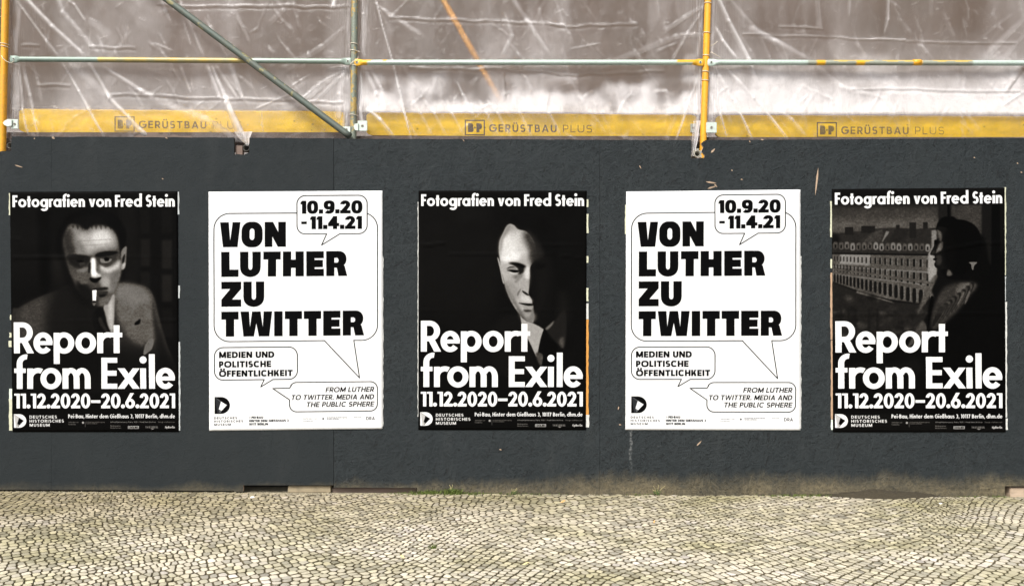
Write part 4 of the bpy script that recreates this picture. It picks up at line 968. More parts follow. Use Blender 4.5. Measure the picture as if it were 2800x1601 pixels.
def cobbles():
    P_ = .0445; rs = random.Random(5); X0, X1, Y0, Y1 = -4.4, 4.4, -2.75, -.012
    def warp(a, b):
        th = math.radians(41); x = (a * math.cos(th) - b * math.sin(th)); y = (a * math.sin(th) + b * math.cos(th)) - 1.3
        x2 = x + .10 * math.sin(y * 2.1 + 1.3 * math.sin(x * 1.1)) + .05 * math.sin(x * 3.3 + y * 1.7)
        y2 = y + .13 * math.sin(x * 1.9 + .6) + .05 * math.sin(x * 4.1 - y * 2.3)
        return x2, y2
    pts = {}
    N = 144
    for i in range(-N, N + 1):
        for j in range(-N, N + 1):
            a = i * P_ + (.28 * P_ * math.sin(j * 1.7)); b = j * P_
            x, y = warp(a, b)
            if X0 - .2 < x < X1 + .2 and Y0 - .2 < y < Y1 + .2:
                pts[(i, j)] = (x + rs.uniform(-.155, .155) * P_, y + rs.uniform(-.155, .155) * P_)
    stones = []
    for (i, j), (cx, cy) in pts.items():
        if not (X0 < cx < X1 and Y0 < cy < Y1): continue
        poly = [(-.09, -.09), (.09, -.09), (.09, .09), (-.09, .09)]
        for di in (-2, -1, 0, 1, 2):
            for dj in (-2, -1, 0, 1, 2):
                q = pts.get((i + di, j + dj))
                if q is None or (di == 0 and dj == 0): continue
                nx, ny = q[0] - cx, q[1] - cy; L = math.hypot(nx, ny)
                if L > .19 or L == 0: continue
                nx /= L; ny /= L; h = L / 2 - .0036
                out = []; m = len(poly)
                for k in range(m):
                    ax, ay = poly[k]; bx, by = poly[(k + 1) % m]; da = ax * nx + ay * ny - h; db = bx * nx + by * ny - h
                    if da <= 0: out.append((ax, ay))
                    if (da < 0 < db) or (db < 0 < da):
                        t_ = da / (da - db); out.append((ax + (bx - ax) * t_, ay + (by - ay) * t_))
                poly = out
                if len(poly) < 3: break
        if len(poly) < 3: continue
        # front fence line
        if max(y for _, y in poly) + cy > .0: poly = [(x, min(y, -cy - .002)) for x, y in poly]
        stones.append((cx, cy, poly))
    def tone():
        b = rs.gauss(.575, .085); b = max(.32, min(.74, b)); k = rs.random()
        if k < .05: return (b * .72, b * .67, b * .58)
        if k < .14: return (b * 1.0, b * .92, b * .85)
        if k < .18: return (b * 1.0, b * .93, b * .76)
        if k < .32: return (b * .70, b * .65, b * .56)
        return (b * 1.0, b * .915, b * .765)
    def build(mb, cx, cy, poly, ox=0, oy=0, oz=0):
        m = len(poly); P2 = []
        for k in range(m):
            a = poly[k - 1]; b = poly[k]; c = poly[(k + 1) % m]
            la = math.hypot(a[0] - b[0], a[1] - b[1]); lc = math.hypot(c[0] - b[0], c[1] - b[1])
            if la < .004: continue
            fa = min(.35, .0055 / max(la, 1e-5)); fc = min(.35, .0055 / max(lc, 1e-5))
            P2.append((b[0] + (a[0] - b[0]) * fa, b[1] + (a[1] - b[1]) * fa)); P2.append((b[0] + (c[0] - b[0]) * fc, b[1] + (c[1] - b[1]) * fc))
        if len(P2) < 3: return
        n = len(P2); mx = sum(p[0] for p in P2) / n; my = sum(p[1] for p in P2) / n
        tx, ty = rs.gauss(0, .03), rs.gauss(0, .03); dz = rs.gauss(0, .0011); z0 = gz(cx) + dz; col = (*tone(), 1); s0 = rs.uniform(.90, .98)
        vs = []
        dirt = (.105, .083, .045, 1); cols = []
        for (f, z, cc) in ((1., -.018, dirt), (.985, -.0016, tuple(.85 * a + .15 * b for a, b in zip(dirt, col))), (s0 - .025, .0, col)):
            for (x, y) in P2:
                cols.append(cc); X = mx + (x - mx) * f; Y = my + (y - my) * f; vs.append((cx + X - ox, cy + Y - oy, z0 + z + tx * X + ty * Y - oz))
        vs.append((cx + mx - ox, cy + my - oy, z0 + .0012 - oz)); cols.append(col)
        fs = []
        for r_ in (0, 1):
            for k in range(n): k2 = (k + 1) % n; fs.append((r_ * n + k, r_ * n + k2, (r_ + 1) * n + k2, (r_ + 1) * n + k))
        for k in range(n): fs.append((2 * n + k, 2 * n + (k + 1) % n, 3 * n))
        mb.add(vs, fs, col); mb.c[-len(vs):] = cols
    vis = [(math.hypot(cx, cy - CAM_Y), idx) for idx, (cx, cy, p) in enumerate(stones)
           if abs(cx) / (cy - CAM_Y) < 1390 / FPX and (CAM_Z - gz(cx)) / (cy - CAM_Y) < 792 / FPX]
    # the largest in the picture are those nearest in depth
    vis.sort(key=lambda q: stones[q[1]][1]); big = set(i for _, i in vis[:300])
    rest = MB()
    for idx, (cx, cy, poly) in enumerate(stones):
        if idx in big:
            mb = MB(); build(mb, cx, cy, poly, cx, cy, gz(cx))
            if not mb.v: continue
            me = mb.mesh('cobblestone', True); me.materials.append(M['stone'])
            o = bpy.data.objects.new('cobblestone', me); COL.objects.link(o); o.location = (cx, cy, gz(cx)); o.parent = pav
        else: build(rest, cx, cy, poly)
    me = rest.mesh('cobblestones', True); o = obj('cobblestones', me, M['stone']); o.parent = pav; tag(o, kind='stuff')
cobbles()

# ------------------------------------------------------------------ BUILDING BEHIND THE SCAFFOLD
wl = obj('building_wall', MB().box((-9, 1.55, -.3), (9, 1.85, 6.5)).mesh('building_wall'), M['wall'])
tag(wl, 'brownish plastered house wall seen blurred through the clear sheeting', 'wall')

# ------------------------------------------------------------------ HOARDING FENCE
TOPX = ((-900, 372), (0, 373), (650, 376), (960, 379), (1900, 383), (2300, 381), (2800, 377), (3700, 377))
def top(px):
    for (a, ya), (b, yb) in zip(TOPX, TOPX[1:]):
        if a <= px <= b: return ya + (yb - ya) * (px - a) / (b - a)
    return 377
fence = empty('hoarding_fence', (0, .01, gz(0)), 'long dark grey painted board hoarding carrying the five posters', 'fence')
TH = .018
def panel(outline, rough, dy):
    pts = [pt(x, y, 0) for x, y in outline]; pts = [(p.x, p.z) for p in pts]
    mb = MB().prism(pts[::-1], dy, dy + TH); me = mb.mesh('panel')
    bm = bmesh.new(); bm.from_mesh(me); bmesh.ops.recalc_face_normals(bm, faces=bm.faces)
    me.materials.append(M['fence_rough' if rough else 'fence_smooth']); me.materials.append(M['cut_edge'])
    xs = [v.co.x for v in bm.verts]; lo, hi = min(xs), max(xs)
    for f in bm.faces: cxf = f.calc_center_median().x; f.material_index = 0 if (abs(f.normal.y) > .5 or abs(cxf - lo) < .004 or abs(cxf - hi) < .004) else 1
    bm.to_mesh(me); bm.free()
    o = bpy.data.objects.new('panel', me); COL.objects.link(o); o.parent = fence; o.matrix_parent_inverse = Matrix.Translation(-fence.location); return o
def pan(a, b, bot0, bot1, rough, dy, cut_top=(), cut_bot=()):
    g0 = .4 if a in (912, 1640) else .08; g1 = .4 if b in (912, 1640) else .08; a += g0; b -= g1
    tops = [(a, top(a))]; 
    x = a
    if cut_top == 'left_notch': tops = [(a, 424), (a + 8, 421), (a + 24, 423), (a + 41, 417), (a + 42, top(a + 42))]
    elif cut_top == 'broken': tops = [(a, 432), (a + 14, 433), (a + 36, 431), (a + 37, 424), (a + 28, 414), (a + 33, 402), (a + 27, 392), (a + 34, 386), (a + 40, top(a + 40))]
    elif cut_top == 'post0': tops = [(a, top(a)), (-46, top(-46)), (-46, 413), (-6, 414), (30, 412), (31, 388), (33, top(33))]
    n = 6; last = tops[-1][0]
    rs = random.Random(int(a) + 3)
    for k in range(1, n * 3): xx = last + (b - last) * k / (n * 3); tops.append((xx, top(xx) + rs.uniform(-.7, .7)))
    tops.append((b, top(b)))
    bots = [(b, bot1)]
    for c0, c1, cy in cut_bot: bots += [(c1, bot1), (c1, cy), (c0, cy), (c0, bot0)]
    bots.append((a, bot0))
    return panel(tops + bots, rough, dy)
pan(-860, -360, 1337, 1337, False, .0005); pan(-360, 140, 1337, 1338, False, .0, 'post0')
pan(140, 640, 1338, 1341, False, .001); pan(640, 912, 1343, 1326, False, .0, 'left_notch', [(665, 911.5, 1325.5)])
pan(912, 1140, 1332, 1333, True, .0025); pan(1140, 1640, 1352, 1356, True, .0)
pan(1640, 1890, 1358, 1360, True, .0015); pan(1890, 2140, 1362, 1362, True, .0, 'broken')
pan(2140, 2640, 1362, 1364, True, .001); pan(2640, 3140, 1366, 1366, True, .0, (), [(2748, 2835, 1328)])
pan(3140, 3640, 1366, 1366, True, .001)
for z in (.55, 1.25, 2.05):
    obj('rail', MB().box((-5.6, .022, z), (5.6, .062, z + .08)).mesh('rail'), M['batten'], fence)
obj('gap_shade_strip', MB().box((-5.6, .20, -.1), (5.6, .204, .5)).mesh('gap_shade_strip'), mat_flat('gap_shade_black', (.008, .008, .008), .9, .2), fence)  # added black strip, stands in for the shade behind the low gaps
for x in (-4.4, -3.1, -2.2, -.62, .62, 1.15, 3.12, 4.4):
    obj('post', MB().box((x - .035, .064, gz(x) - .02), (x + .035, .134, 2.25)).mesh('post'), M['batten'], fence)
# bare splinters torn from the painted strands (picture positions)
for (x0, y0, x1, y1, w) in ((40, 451, 63, 458, 3), (142, 374, 150, 380, 6), (93, 378, 96, 380, 3), (1944, 418, 1955, 406, 5), (1930, 497, 1959, 501, 4.5), (1934, 516, 1960, 508, 4.5), (1953, 503, 1961, 512, 4),
                          (2237, 459, 2229, 534, 4.5), (1905, 1218, 1918, 1204, 3), (1365, 1227, 1372, 1229, 3), (1692, 1160, 1699, 1160, 3), (2000, 464, 2003, 468, 2.5), (2025, 490, 2031, 491, 2.5),
                          (2048, 385, 2052, 389, 3), (2080, 381, 2088, 383, 3), (452, 376, 459, 379, 2.5), (1265, 381, 1270, 387, 2), (1692, 1110, 1690, 1120, 2.5), (2662, 430, 2666, 432, 3), (2780, 445, 2784, 448, 3), (2790, 470, 2795, 472, 3), (443, 488, 447, 490, 2.5), (1748, 452, 1753, 461, 2.5)):
    a = pt(x0, y0); b = pt(x1, y1); d = (b - a); n_ = Vector((-d.z, 0, d.x)).normalized() * (w / 800.)
    m1 = a.lerp(b, .3); m2 = a.lerp(b, .72)
    P_ = [a, m1 - n_, m2 - n_ * .8, b, m2 + n_ * .7, m1 + n_ * 1.1]
    obj('wood_splinter', MB().prism([(p.x, p.z) for p in P_], -.0022, .0012).mesh('wood_splinter'), M['splinter'], fence)

# ------------------------------------------------------------------ TIMBERS, SOIL, WEEDS AT THE FOOT
def beam(x0, x1, ytop, ybot, yd, dep, mat, label):
    a = pt(x0, ytop, yd); b = pt(x1, ybot, yd)
    me = bevel(MB().box((a.x, yd, b.z), (b.x, yd + dep, a.z)).mesh('timber_beam'), .003, 2); tag(obj('timber_beam', me, mat), label, 'timber')
beam(787, 904, 1328, 1346, .022, .10, M['timber'], 'weathered sawn timber lying in the low gap under the hoarding boards')
beam(2762, 2990, 1333, 1362, .021, .12, M['timber_pale'], 'pale timber end in the cut-out at the hoarding foot beside the rightmost poster')

beam(908, 1139, 1333, 1347, .045, .10, M['deck'], 'dark brown timber behind the thin gap left of the grassy foot')
def mound():
    vs = []; fs = []; nx, ny = 60, 14; rs = random.Random(3)
    for j in range(ny + 1):
        for i in range(nx + 1):
            u = i / nx; v = j / ny; px = 2225 + 370 * u; x = pt(px, 1350, -.02).x
            hgt = .046 * (math.sin(math.pi * u ** 1.0) ** 1.1) * (1 - (1 - v) ** 2) * (1 + .25 * math.sin(u * 17) * .5) + rs.uniform(-.005, .005)
            y = -.09 * math.sin(math.pi * min(.97, max(.03, u))) * (1 - v) - .002
            vs.append((x, y, gz(x) - .006 + max(0, hgt)))
    for j in range(ny):
        for i in range(nx): a = j * (nx + 1) + i; fs.append((a, a + 1, a + nx + 2, a + nx + 1))
    me = bpy.data.meshes.new('soil_heap'); me.from_pydata(vs, [], fs)
    t = NT('brown_soil'); P = t.pos(); m = t.set(color=t.mix(t.noise(P, 60, 5, .7), (.020, .016, .009), (.060, .048, .028)), rough=1., normal=t.bump(t.noise(P, 120, 5, .7), .9, .008))
    tag(obj('soil_heap', me, m, smooth=True), 'low heap of dark soil against the hoarding foot below the right posters', 'soil')
mound()

M['grass'] = mat_flat('grass_blade', (.10, .135, .025), .6, .35, 200); M['dry'] = mat_flat('dry_stalk', (.38, .33, .16), .7, .3, 100); M['leafgreen'] = mat_flat('weed_leaf', (.05, .085, .02), .6, .35, 150)
def blades(mb, x, y, n, h, spread, rs):
    for _ in range(n):
        bx = x + rs.gauss(0, spread); by = min(-.004, y + rs.gauss(0, spread * .5)); a = rs.uniform(0, 6.28); L = h * rs.uniform(.5, 1.15); w = rs.uniform(.0012, .0025); ln = rs.uniform(.1, .9) * L
        z = gz(bx) - .004; dx, dy = math.cos(a), math.sin(a) * .6
        p = [(bx + dx * ln * t * t, by + min(0, dy * ln * t * t) - .0005, z + L * t * (1 - .25 * t)) for t in (0, .4, .75, 1)]
        q = (-math.sin(a) * w, math.cos(a) * w)
        mb.add([(p[0][0] - q[0], p[0][1] - q[1], p[0][2]), (p[0][0] + q[0], p[0][1] + q[1], p[0][2]), (p[1][0] + q[0], p[1][1] + q[1], p[1][2]), (p[1][0] - q[0], p[1][1] - q[1], p[1][2]),
                (p[2][0] + q[0] * .6, p[2][1] + q[1] * .6, p[2][2]), (p[2][0] - q[0] * .6, p[2][1] - q[1] * .6, p[2][2]), p[3]], [(0, 1, 2, 3), (3, 2, 4, 5), (5, 4, 6)])
rs = random.Random(8); mb = MB()
for (px, n, h, s_) in ((1080, 16, .018, .05), (1105, 24, .022, .04), (1150, 60, .034, .04), (1185, 60, .04, .035), (1232, 90, .055, .025), (1250, 50, .045, .02), (1290, 30, .03, .05), (1350, 22, .02, .08), (1420, 22, .022, .08), (1500, 16, .018, .08),
                      (1600, 14, .014, .1), (1770, 20, .02, .06), (2120, 26, .02, .05), (2180, 44, .026, .06), (2240, 40, .026, .05), (2300, 20, .02, .05), (2650, 20, .015, .08), (2725, 26, .02, .03), (300, 10, .01, .1), (120, 10, .01, .1), (480, 8, .01, .1)):
    blades(mb, pt(px, 1350, -.012).x, -.014, int(n * 2.2), h, s_, rs)
for _ in range(260):                                # moss and single blades in the joints
    px = rs.choice((rs.uniform(0, 2800), rs.gauss(1700, 260), rs.gauss(2300, 200))); yy = -rs.uniform(.03, 1.6); blades(mb, (px - 1400) / 400., yy, 2, .008, .012, rs)
tag(obj('grass', mb.mesh('grass'), M['grass']), kind='stuff')
def tuft(px, py, n, h, sp, mat, label):
    d = FPX * (CAM_Z + .03) / (py - 800.5); y = min(-.012, CAM_Y + d); x = (px - 1400) * (y - CAM_Y) / FPX; mb = MB(); r_ = random.Random(px)
    blades(mb, 0, 0 if y < -.1 else -.008, n, h, sp, r_)
    me = mb.mesh('grass_tuft'); 
    for v in me.vertices: v.co.z -= gz(0) - gz(x) if False else 0
    o = obj('grass_tuft', me, mat); o.location = (x, y, gz(x) - gz(0)); tag(o, label, 'grass tuft')
tuft(1184, 1499, 46, .038, .010, M['grass'], 'small green grass tuft growing alone out in the cobbles')
def weed(px, h, label, leaves):
    x = pt(px, 1350, -.015).x; root = empty('weed', (x, -.016, gz(x)), label, 'weed'); r_ = random.Random(px)
    stems = MB(); lv = MB()
    for k in range(5):
        a = r_.uniform(-.9, .9); L = h * r_.uniform(.5, 1.); pts = [Vector((x + math.sin(a) * L * t * (.4 + .6 * t), -.016 - .006 * t, gz(x) + L * math.cos(a * .6) * t)) for t in (0, .35, .7, 1)]
        me = wire_mesh('stem', pts, .0013, 4); obj('stem', me, M['dry'], root)
        for _ in range(leaves):
            t_ = r_.uniform(.05, .55); c = pts[0].lerp(pts[3], t_); s = r_.uniform(.006, .013); an = r_.uniform(0, 6.28)
            dx, dz = math.cos(an), abs(math.sin(an)) * .7
            lv.add([c, c + Vector((dx * s + dz * s * .3, -.002, dz * s - dx * s * .3)), c + Vector((dx * s * 2, -.004, dz * s * 2)), c + Vector((dx * s - dz * s * .3, -.002, dz * s + dx * s * .3))], [(0, 1, 2, 3)])
    tag(obj('foliage', lv.mesh('foliage'), M['leafgreen'], root), kind='stuff')
weed(1236, .075, 'bushy green weed at the hoarding foot just right of the low gap', 12)
weed(1402, .05, 'tiny yellowish weed at the hoarding foot below the middle poster', 5)
weed(1796, .075, 'spindly weed with upright stalks at the hoarding foot below the second white poster', 7)

def on_ground(px, py, up=.004):
    z0 = 0
    for _ in range(4):
        d = FPX * (CAM_Z - z0) / (py - 800.5); x = (px - 1400) * d / FPX; z0 = gz(x)
    return Vector((x, CAM_Y + d, z0 + up))
def leaf(px, py, L, mat, label, rot):
    c = on_ground(px, py, .006); mb = MB(); o2 = [(-1, 0), (-.6, .32), (0, .45), (.55, .3), (1, 0), (.55, -.28), (0, -.42), (-.6, -.3)]
    vs = [(x * L, y * L, .006 + .006 * math.sin(x * 2.5) + abs(y) * .008) for x, y in o2]
    n = len(vs); mb.add(vs + [(v[0], v[1], v[2] - .0012) for v in vs], [tuple(range(n))[::-1], tuple(range(n, 2 * n))] + [(i, (i + 1) % n, (i + 1) % n + n, i + n) for i in range(n)])
    o = obj('fallen_leaf', mb.mesh('fallen_leaf'), mat); o.location = c; o.rotation_euler = (0, .1, rot); tag(o, label, 'leaf')
M['leaf'] = mat_flat('orange_leaf', (.62, .33, .12), .7, .3, 80); M['leafpale'] = mat_flat('pale_leaf', (.60, .50, .26), .7, .25, 80)
leaf(1540, 1375, .022, M['leaf'], 'orange fallen leaf on the cobbles near the hoarding below the middle poster', .5)
leaf(1789, 1431, .011, M['leaf'], 'tiny orange leaf on the cobbles below the second white poster', 1.2)
leaf(1438, 1546, .018, M['leafpale'], 'pale yellow leaf on the near cobbles at the bottom centre', .2)
leaf(1100, 1527, .02, M['leafpale'], 'pale straw leaf on the near cobbles left of the centre', 2.4)
def pebble(px, py, r, label):
    bm = bmesh.new(); bmesh.ops.create_icosphere(bm, subdivisions=2, radius=r); rr = random.Random(px)
    for v in bm.verts: v.co = Vector((v.co.x * 1.5, v.co.y, v.co.z * .6)) * rr.uniform(.85, 1.15)
    me = bpy.data.meshes.new('pebble'); bm.to_mesh(me); bm.free(); o = obj('pebble', me, M['pebble'], smooth=True); o.location = on_ground(px, py, r * .5); tag(o, label, 'pebble')
M['pebble'] = mat_flat('white_pebble', (.80, .78, .74), .6, .1)
pebble(691, 1361, .011, 'white pebble below the dark gap under the hoarding'); pebble(2572, 1377, .008, 'small white pebble on the cobbles below the rightmost poster')
mb = MB(); rs = random.Random(21)                  # grit swept along the foot of the boards
for _ in range(2600):
    px = rs.uniform(-60, 2860) if rs.random() < .35 else rs.uniform(-60, 1150); x = (px - 1400) / 400.; y = -abs(rs.gauss(0, .035)) - .002; r = rs.uniform(.0015, .0045) * (1.6 if rs.random() < .05 else 1); z = gz(x) - .004
    vs = [(x + r * math.cos(a) * rs.uniform(.7, 1.2), y + r * math.sin(a), z) for a in (0, 1.6, 3.1, 4.7)] + [(x, y, z + r * 1.4)]
    mb.add(vs, [(0, 1, 4), (1, 2, 4), (2, 3, 4), (3, 0, 4)])
tag(obj('gravel', mb.mesh('gravel'), mat_flat('grit', (.34, .30, .21), .9, .45, 60)), kind='stuff')

# ------------------------------------------------------------------ POSTERS
def poster(corners, img, label, warm, seed, creases=(), folds=()):
    TL, TR, BR, BL = [pt(*c) for c in corners]; nx, ny = 92, 132; rs = np.random.RandomState(seed)
    u = np.linspace(0, 1, nx + 1)[None, :]; v = np.linspace(0, 1, ny + 1)[:, None]     # v down
    X = (TL.x * (1 - u) + TR.x * u) * (1 - v) + (BL.x * (1 - u) + BR.x * u) * v
    Z = (TL.z * (1 - u) + TR.z * u) * (1 - v) + (BL.z * (1 - u) + BR.z * u) * v
    n = vnoise(ny + 1, nx + 1, 9, seed) * .0028 + vnoise(ny + 1, nx + 1, 30, seed + 7, 18) * .004 + vnoise(ny + 1, nx + 1, 3, seed + 1, 5) * .0006
    H = n.astype(float)
    for (x0, y0, x1, y1, w, h) in creases:             # fractions of the sheet
        dx, dy = (x1 - x0), (y1 - y0); L2 = dx * dx + dy * dy; t_ = np.clip(((u - x0) * dx + (v - y0) * dy) / L2, 0, 1)
        d = np.hypot((u - x0 - t_ * dx), (v - y0 - t_ * dy) * 1.42); H = H + 1.8 * h * np.clip(1 - d / w, 0, 1)
    e = np.minimum(np.minimum(u, 1 - u) * nx, np.minimum(v, 1 - v) * ny); e = np.clip(e / 1.5, 0, 1)
    jit = (rs.rand(ny + 1) - .5) * .0022; X = X + np.where(u <= 0, 1, 0) * jit[:, None] * .6 + np.where(u >= 1, 1, 0) * jit[::-1, None] * .6
    Y = -.0040 - H * (.3 + .7 * e)
    co = np.stack([X, Y, Z], -1).reshape(-1, 3)
    idx = np.arange((nx + 1) * (ny + 1)).reshape(ny + 1, nx + 1)
    f = np.stack([idx[1:, :-1], idx[1:, 1:], idx[:-1, 1:], idx[:-1, :-1]], -1).reshape(-1, 4)
    # rim back to the board
    rim = np.concatenate([idx[0, :], idx[1:, -1], idx[-1, -2::-1], idx[-2:0:-1, 0]])
    back = co[rim].copy(); back[:, 1] = -.0003; nb = len(co); co = np.concatenate([co, back]); m = len(rim)
    k = np.arange(m); rf = np.stack([rim[k], rim[(k + 1) % m], nb + (k + 1) % m, nb + k], -1)
    f = np.concatenate([f, rf])
    me = bpy.data.meshes.new('poster'); me.from_pydata(co.tolist(), [], f.tolist())
    uv = me.uv_layers.new(name='UVMap'); U = np.broadcast_to(u, (ny + 1, nx + 1)).ravel(); V = 1 - np.broadcast_to(v, (ny + 1, nx + 1)).ravel()
    U = np.concatenate([U, U[rim]]); V = np.concatenate([V, V[rim]])
    li = np.empty(len(me.loops), np.int32); me.loops.foreach_get('vertex_index', li)
    uv.data.foreach_set('uv', np.stack([U[li], V[li]], -1).astype(np.float32).ravel())
    rgb = np.stack([img] * 3, -1)
    if warm: img = np.where(img < .93, img * (.80 + .2 * (img / .93) ** 2), img); rgb = np.stack([img] * 3, -1) * (np.array([1.0, .955, .90]) * (1 - img[..., None]) + img[..., None]) 
    else: rgb = rgb * (np.array([.94, .97, 1.02]) * (1 - img[..., None]) + img[..., None])
    o = obj('poster', me, mat_print('poster_print', np.clip(rgb, 0, 1)), smooth=True); tag(o, label, 'poster', 'posters pasted in a row on the hoarding'); return o
LAY = {'cream': (.50, .50, .37), 'white': (.50, .50, .48), 'tan': (.38, .25, .16), 'orange': (.52, .23, .04), 'grey': (.40, .42, .42), 'pale': (.60, .66, .58)}
for k, c in list(LAY.items()): LAY[k] = mat_flat('old_paper_' + k, c, .7, .3, 50)
def layer(o, x0, x1, y0, y1, k):
    rs = random.Random(int(x0 * 7 + y0)); L = []; R = []; n = max(2, int((y1 - y0) / 9))
    inner_left = x0 > (min(v.co.x for v in o.data.vertices) * 400 + 1400 + 50)
    for i in range(n + 1):
        y = y0 + (y1 - y0) * i / n; L.append((x0 + (0 if inner_left else rs.uniform(-.9, .9)), y)); R.append((x1 + (rs.uniform(-.9, .9) if inner_left else 0), y))
    P_ = [pt(x, y, -.001) for x, y in L + R[::-1]]
    c = obj('old_paper_layer', MB().prism([(p.x, p.z) for p in P_], -.0026, -.0004).mesh('old_paper_layer'), LAY[k], o); c.matrix_parent_inverse = Matrix.Identity(4)
p1 = poster(((28.5, 524.5), (486, 523), (489.5, 1179), (35, 1179.5)), poster_smoker(), 'black poster with a portrait of a man smoking a cigarette, leftmost on the hoarding', True, 1,
            [(0, .275, .42, .273, .010, .003), (.0, .20, .07, .20, .008, .002), (.7, .535, 1, .538, .008, .002), (.42, .273, 1, .275, .006, .0012), (.2, .54, .7, .535, .006, .001)])
for a in ((24.5, 29.5, 528, 588, 'cream'), (27, 33, 860, 874, 'cream'), (26, 33, 909, 922, 'cream'), (24, 33.5, 931, 948, 'cream'), (25.5, 36, 1062, 1090, 'pale'), (25, 36, 1090, 1176, 'cream'), (485.5, 490, 524.5, 586, 'grey'), (488.5, 493, 934, 1176, 'grey'), (487.5, 492, 780, 815, 'grey')): layer(p1, *a)
p2 = poster(((571, 524.5), (1046, 521.5), (1046, 1171), (573, 1176.5)), poster_bubbles(2), 'white speech bubble poster between the smoking man poster and the half-lit face poster', False, 2,
            [(.76, 0, .755, .25, .02, .0018), (.64, .55, .66, .75, .015, .0016), (.95, .5, 1, .5, .01, .002), (.0, .72, .4, .71, .01, .0008)])
layer(p2, 1045, 1048, 700, 1165, 'white')
p3 = poster(((1144.5, 521.5), (1604, 521.5), (1602, 1174), (1144, 1174)), poster_halfface(), 'black poster with a half-lit man\'s face against darkness, middle of the row', True, 3,
            [(0, .222, .06, .226, .008, .004), (.06, .226, .155, .219, .008, .004), (.18, .266, .5, .266, .006, .0022), (.5, .266, .8, .266, .006, .0014), (.7, .225, 1, .23, .006, .0014), (.85, .27, 1, .285, .006, .002), (0, .5, .5, .497, .006, .001), (.5, .50, 1, .502, .006, .0012)])
for a in ((1142, 1145, 552, 1138, 'white'), (1603, 1608.5, 545, 566, 'cream'), (1603, 1609, 585, 637, 'cream'), (1603, 1609, 700, 718, 'cream'), (1602, 1609, 787, 823, 'cream'), (1602, 1609, 829, 872, 'white'), (1601.5, 1609, 873, 1133, 'orange'), (1601, 1611, 1133, 1167, 'white')): layer(p3, *a)
p4 = poster(((1712, 524), (2188, 518.5), (2188, 1175), (1710, 1174)), poster_bubbles(7), 'white speech bubble poster between the half-lit face poster and the window poster', False, 4,
            [(.2, .1, .22, .9, .02, .0008), (.0, .5, 1, .502, .008, .0008), (.62, .4, .63, .6, .012, .001)])
layer(p4, 2187, 2190.5, 700, 1170, 'white'); layer(p4, 1709, 1712, 560, 640, 'cream')
p5 = poster(((2274, 517), (2746, 513), (2749, 1180), (2277, 1180)), poster_window(), 'black poster with a woman at a window above old facades, rightmost of the row', True, 5,
            [(0, .515, 1, .512, .007, .003), (.6, .26, .85, .228, .008, .003), (.85, .228, 1, .228, .008, .0028), (0, .64, .2, .63, .007, .002), (.15, .63, .6, .60, .006, .002)])
for a in ((2270, 2275, 550, 648, 'cream'), (2270, 2275, 708, 733, 'cream'), (2270.5, 2277, 745, 928, 'tan'), (2272, 2278, 930, 1145, 'tan'), (2272, 2278, 1146, 1174, 'pale'), (2745, 2750.5, 512, 752, 'cream'), (2746, 2750, 755, 822, 'grey'), (2746, 2753, 825, 1140, 'white'), (2748, 2755, 1143, 1174, 'white')): layer(p5, *a)

# ------------------------------------------------------------------ SCAFFOLD
YP = .39; R_ = .02415
def col_const(c): return lambda t, th: (*c, 1)
def tube_thing(name, p0, p1, mat, label, cat, r=R_, group=None, **k):
    root = empty(name, (p0.x, p0.y, p0.z), label, cat, group)
    obj('tube', tube_mesh('tube', p0, p1, r, **k), mat, root); return root
def tie(root, px, py, yy=YP, tilt=.004, R=.0275):
    c = pt(px, py, yy); obj('wire_tie', ring_mesh('wire_tie', c, Vector((0, 0, 1)), R, .0026, tilt=tilt), M['wire'], root)
G1 = 'scaffold standards behind the hoarding'
def standard(xt, xb, mat, label, ties, ybot=640):
    p1_ = pt(xt, 0, YP); pb = pt(xb, 380, YP); d = (p1_ - pb).normalized(); a = pb - d * ((pb.z - .02) / max(d.z, .1)); b = p1_ + d * 1.6
    r = tube_thing('scaffold_standard', a, b, mat, label, 'scaffold tube', group=G1)
    for q in ties:
        py = q; f = py / 380.; tie(r, xt + (xb - xt) * f, py)
    return r
s0 = standard(15, 7, M['yellow'], 'yellow scaffold standard at the left edge of the picture', (121, 128))
s1 = standard(970, 966, M['green'], 'greenish worn scaffold standard at the foot of the diagonal brace', (121, 140, 180, 315))
s2 = standard(1936, 1923, M['yellow'], 'yellow scaffold standard above the broken slot in the hoarding', (10, 91, 153, 197, 221))
s3 = standard(2898, 2893, M['green'], 'scaffold standard just beyond the right edge of the picture', (121, 180)); s4 = standard(-948, -952, M['green'], 'scaffold standard well beyond the left edge', ())
obj('wire_tie', wire_mesh('wire_tie', [pt(4, 152, .355), pt(8, 160, .352), pt(18, 168, .353), pt(30, 173, .36), pt(40, 166, .37)], .002), M['wire'], s0)
obj('wire_tie', wire_mesh('wire_tie', [pt(958, 181, .365), pt(959, 174, .36), pt(966, 168, .358), pt(975, 163, .358), pt(981, 156, .365)], .0024), M['wire'], s1)
obj('wire_tie', wire_mesh('wire_tie', [pt(978, 140, .372), pt(984, 142, .375), pt(983, 147, .38)], .0024), M['wire'], s1)
obj('wire_tie', wire_mesh('wire_tie', [pt(1944, 126, .38), pt(1956, 119, .385), pt(1962, 113, .39)], .002), M['wire'], s2)
obj('wire_tie', wire_mesh('wire_tie', [pt(1944, 142, .38), pt(1960, 152, .385), pt(1972, 158, .39)], .002), M['wire'], s2)

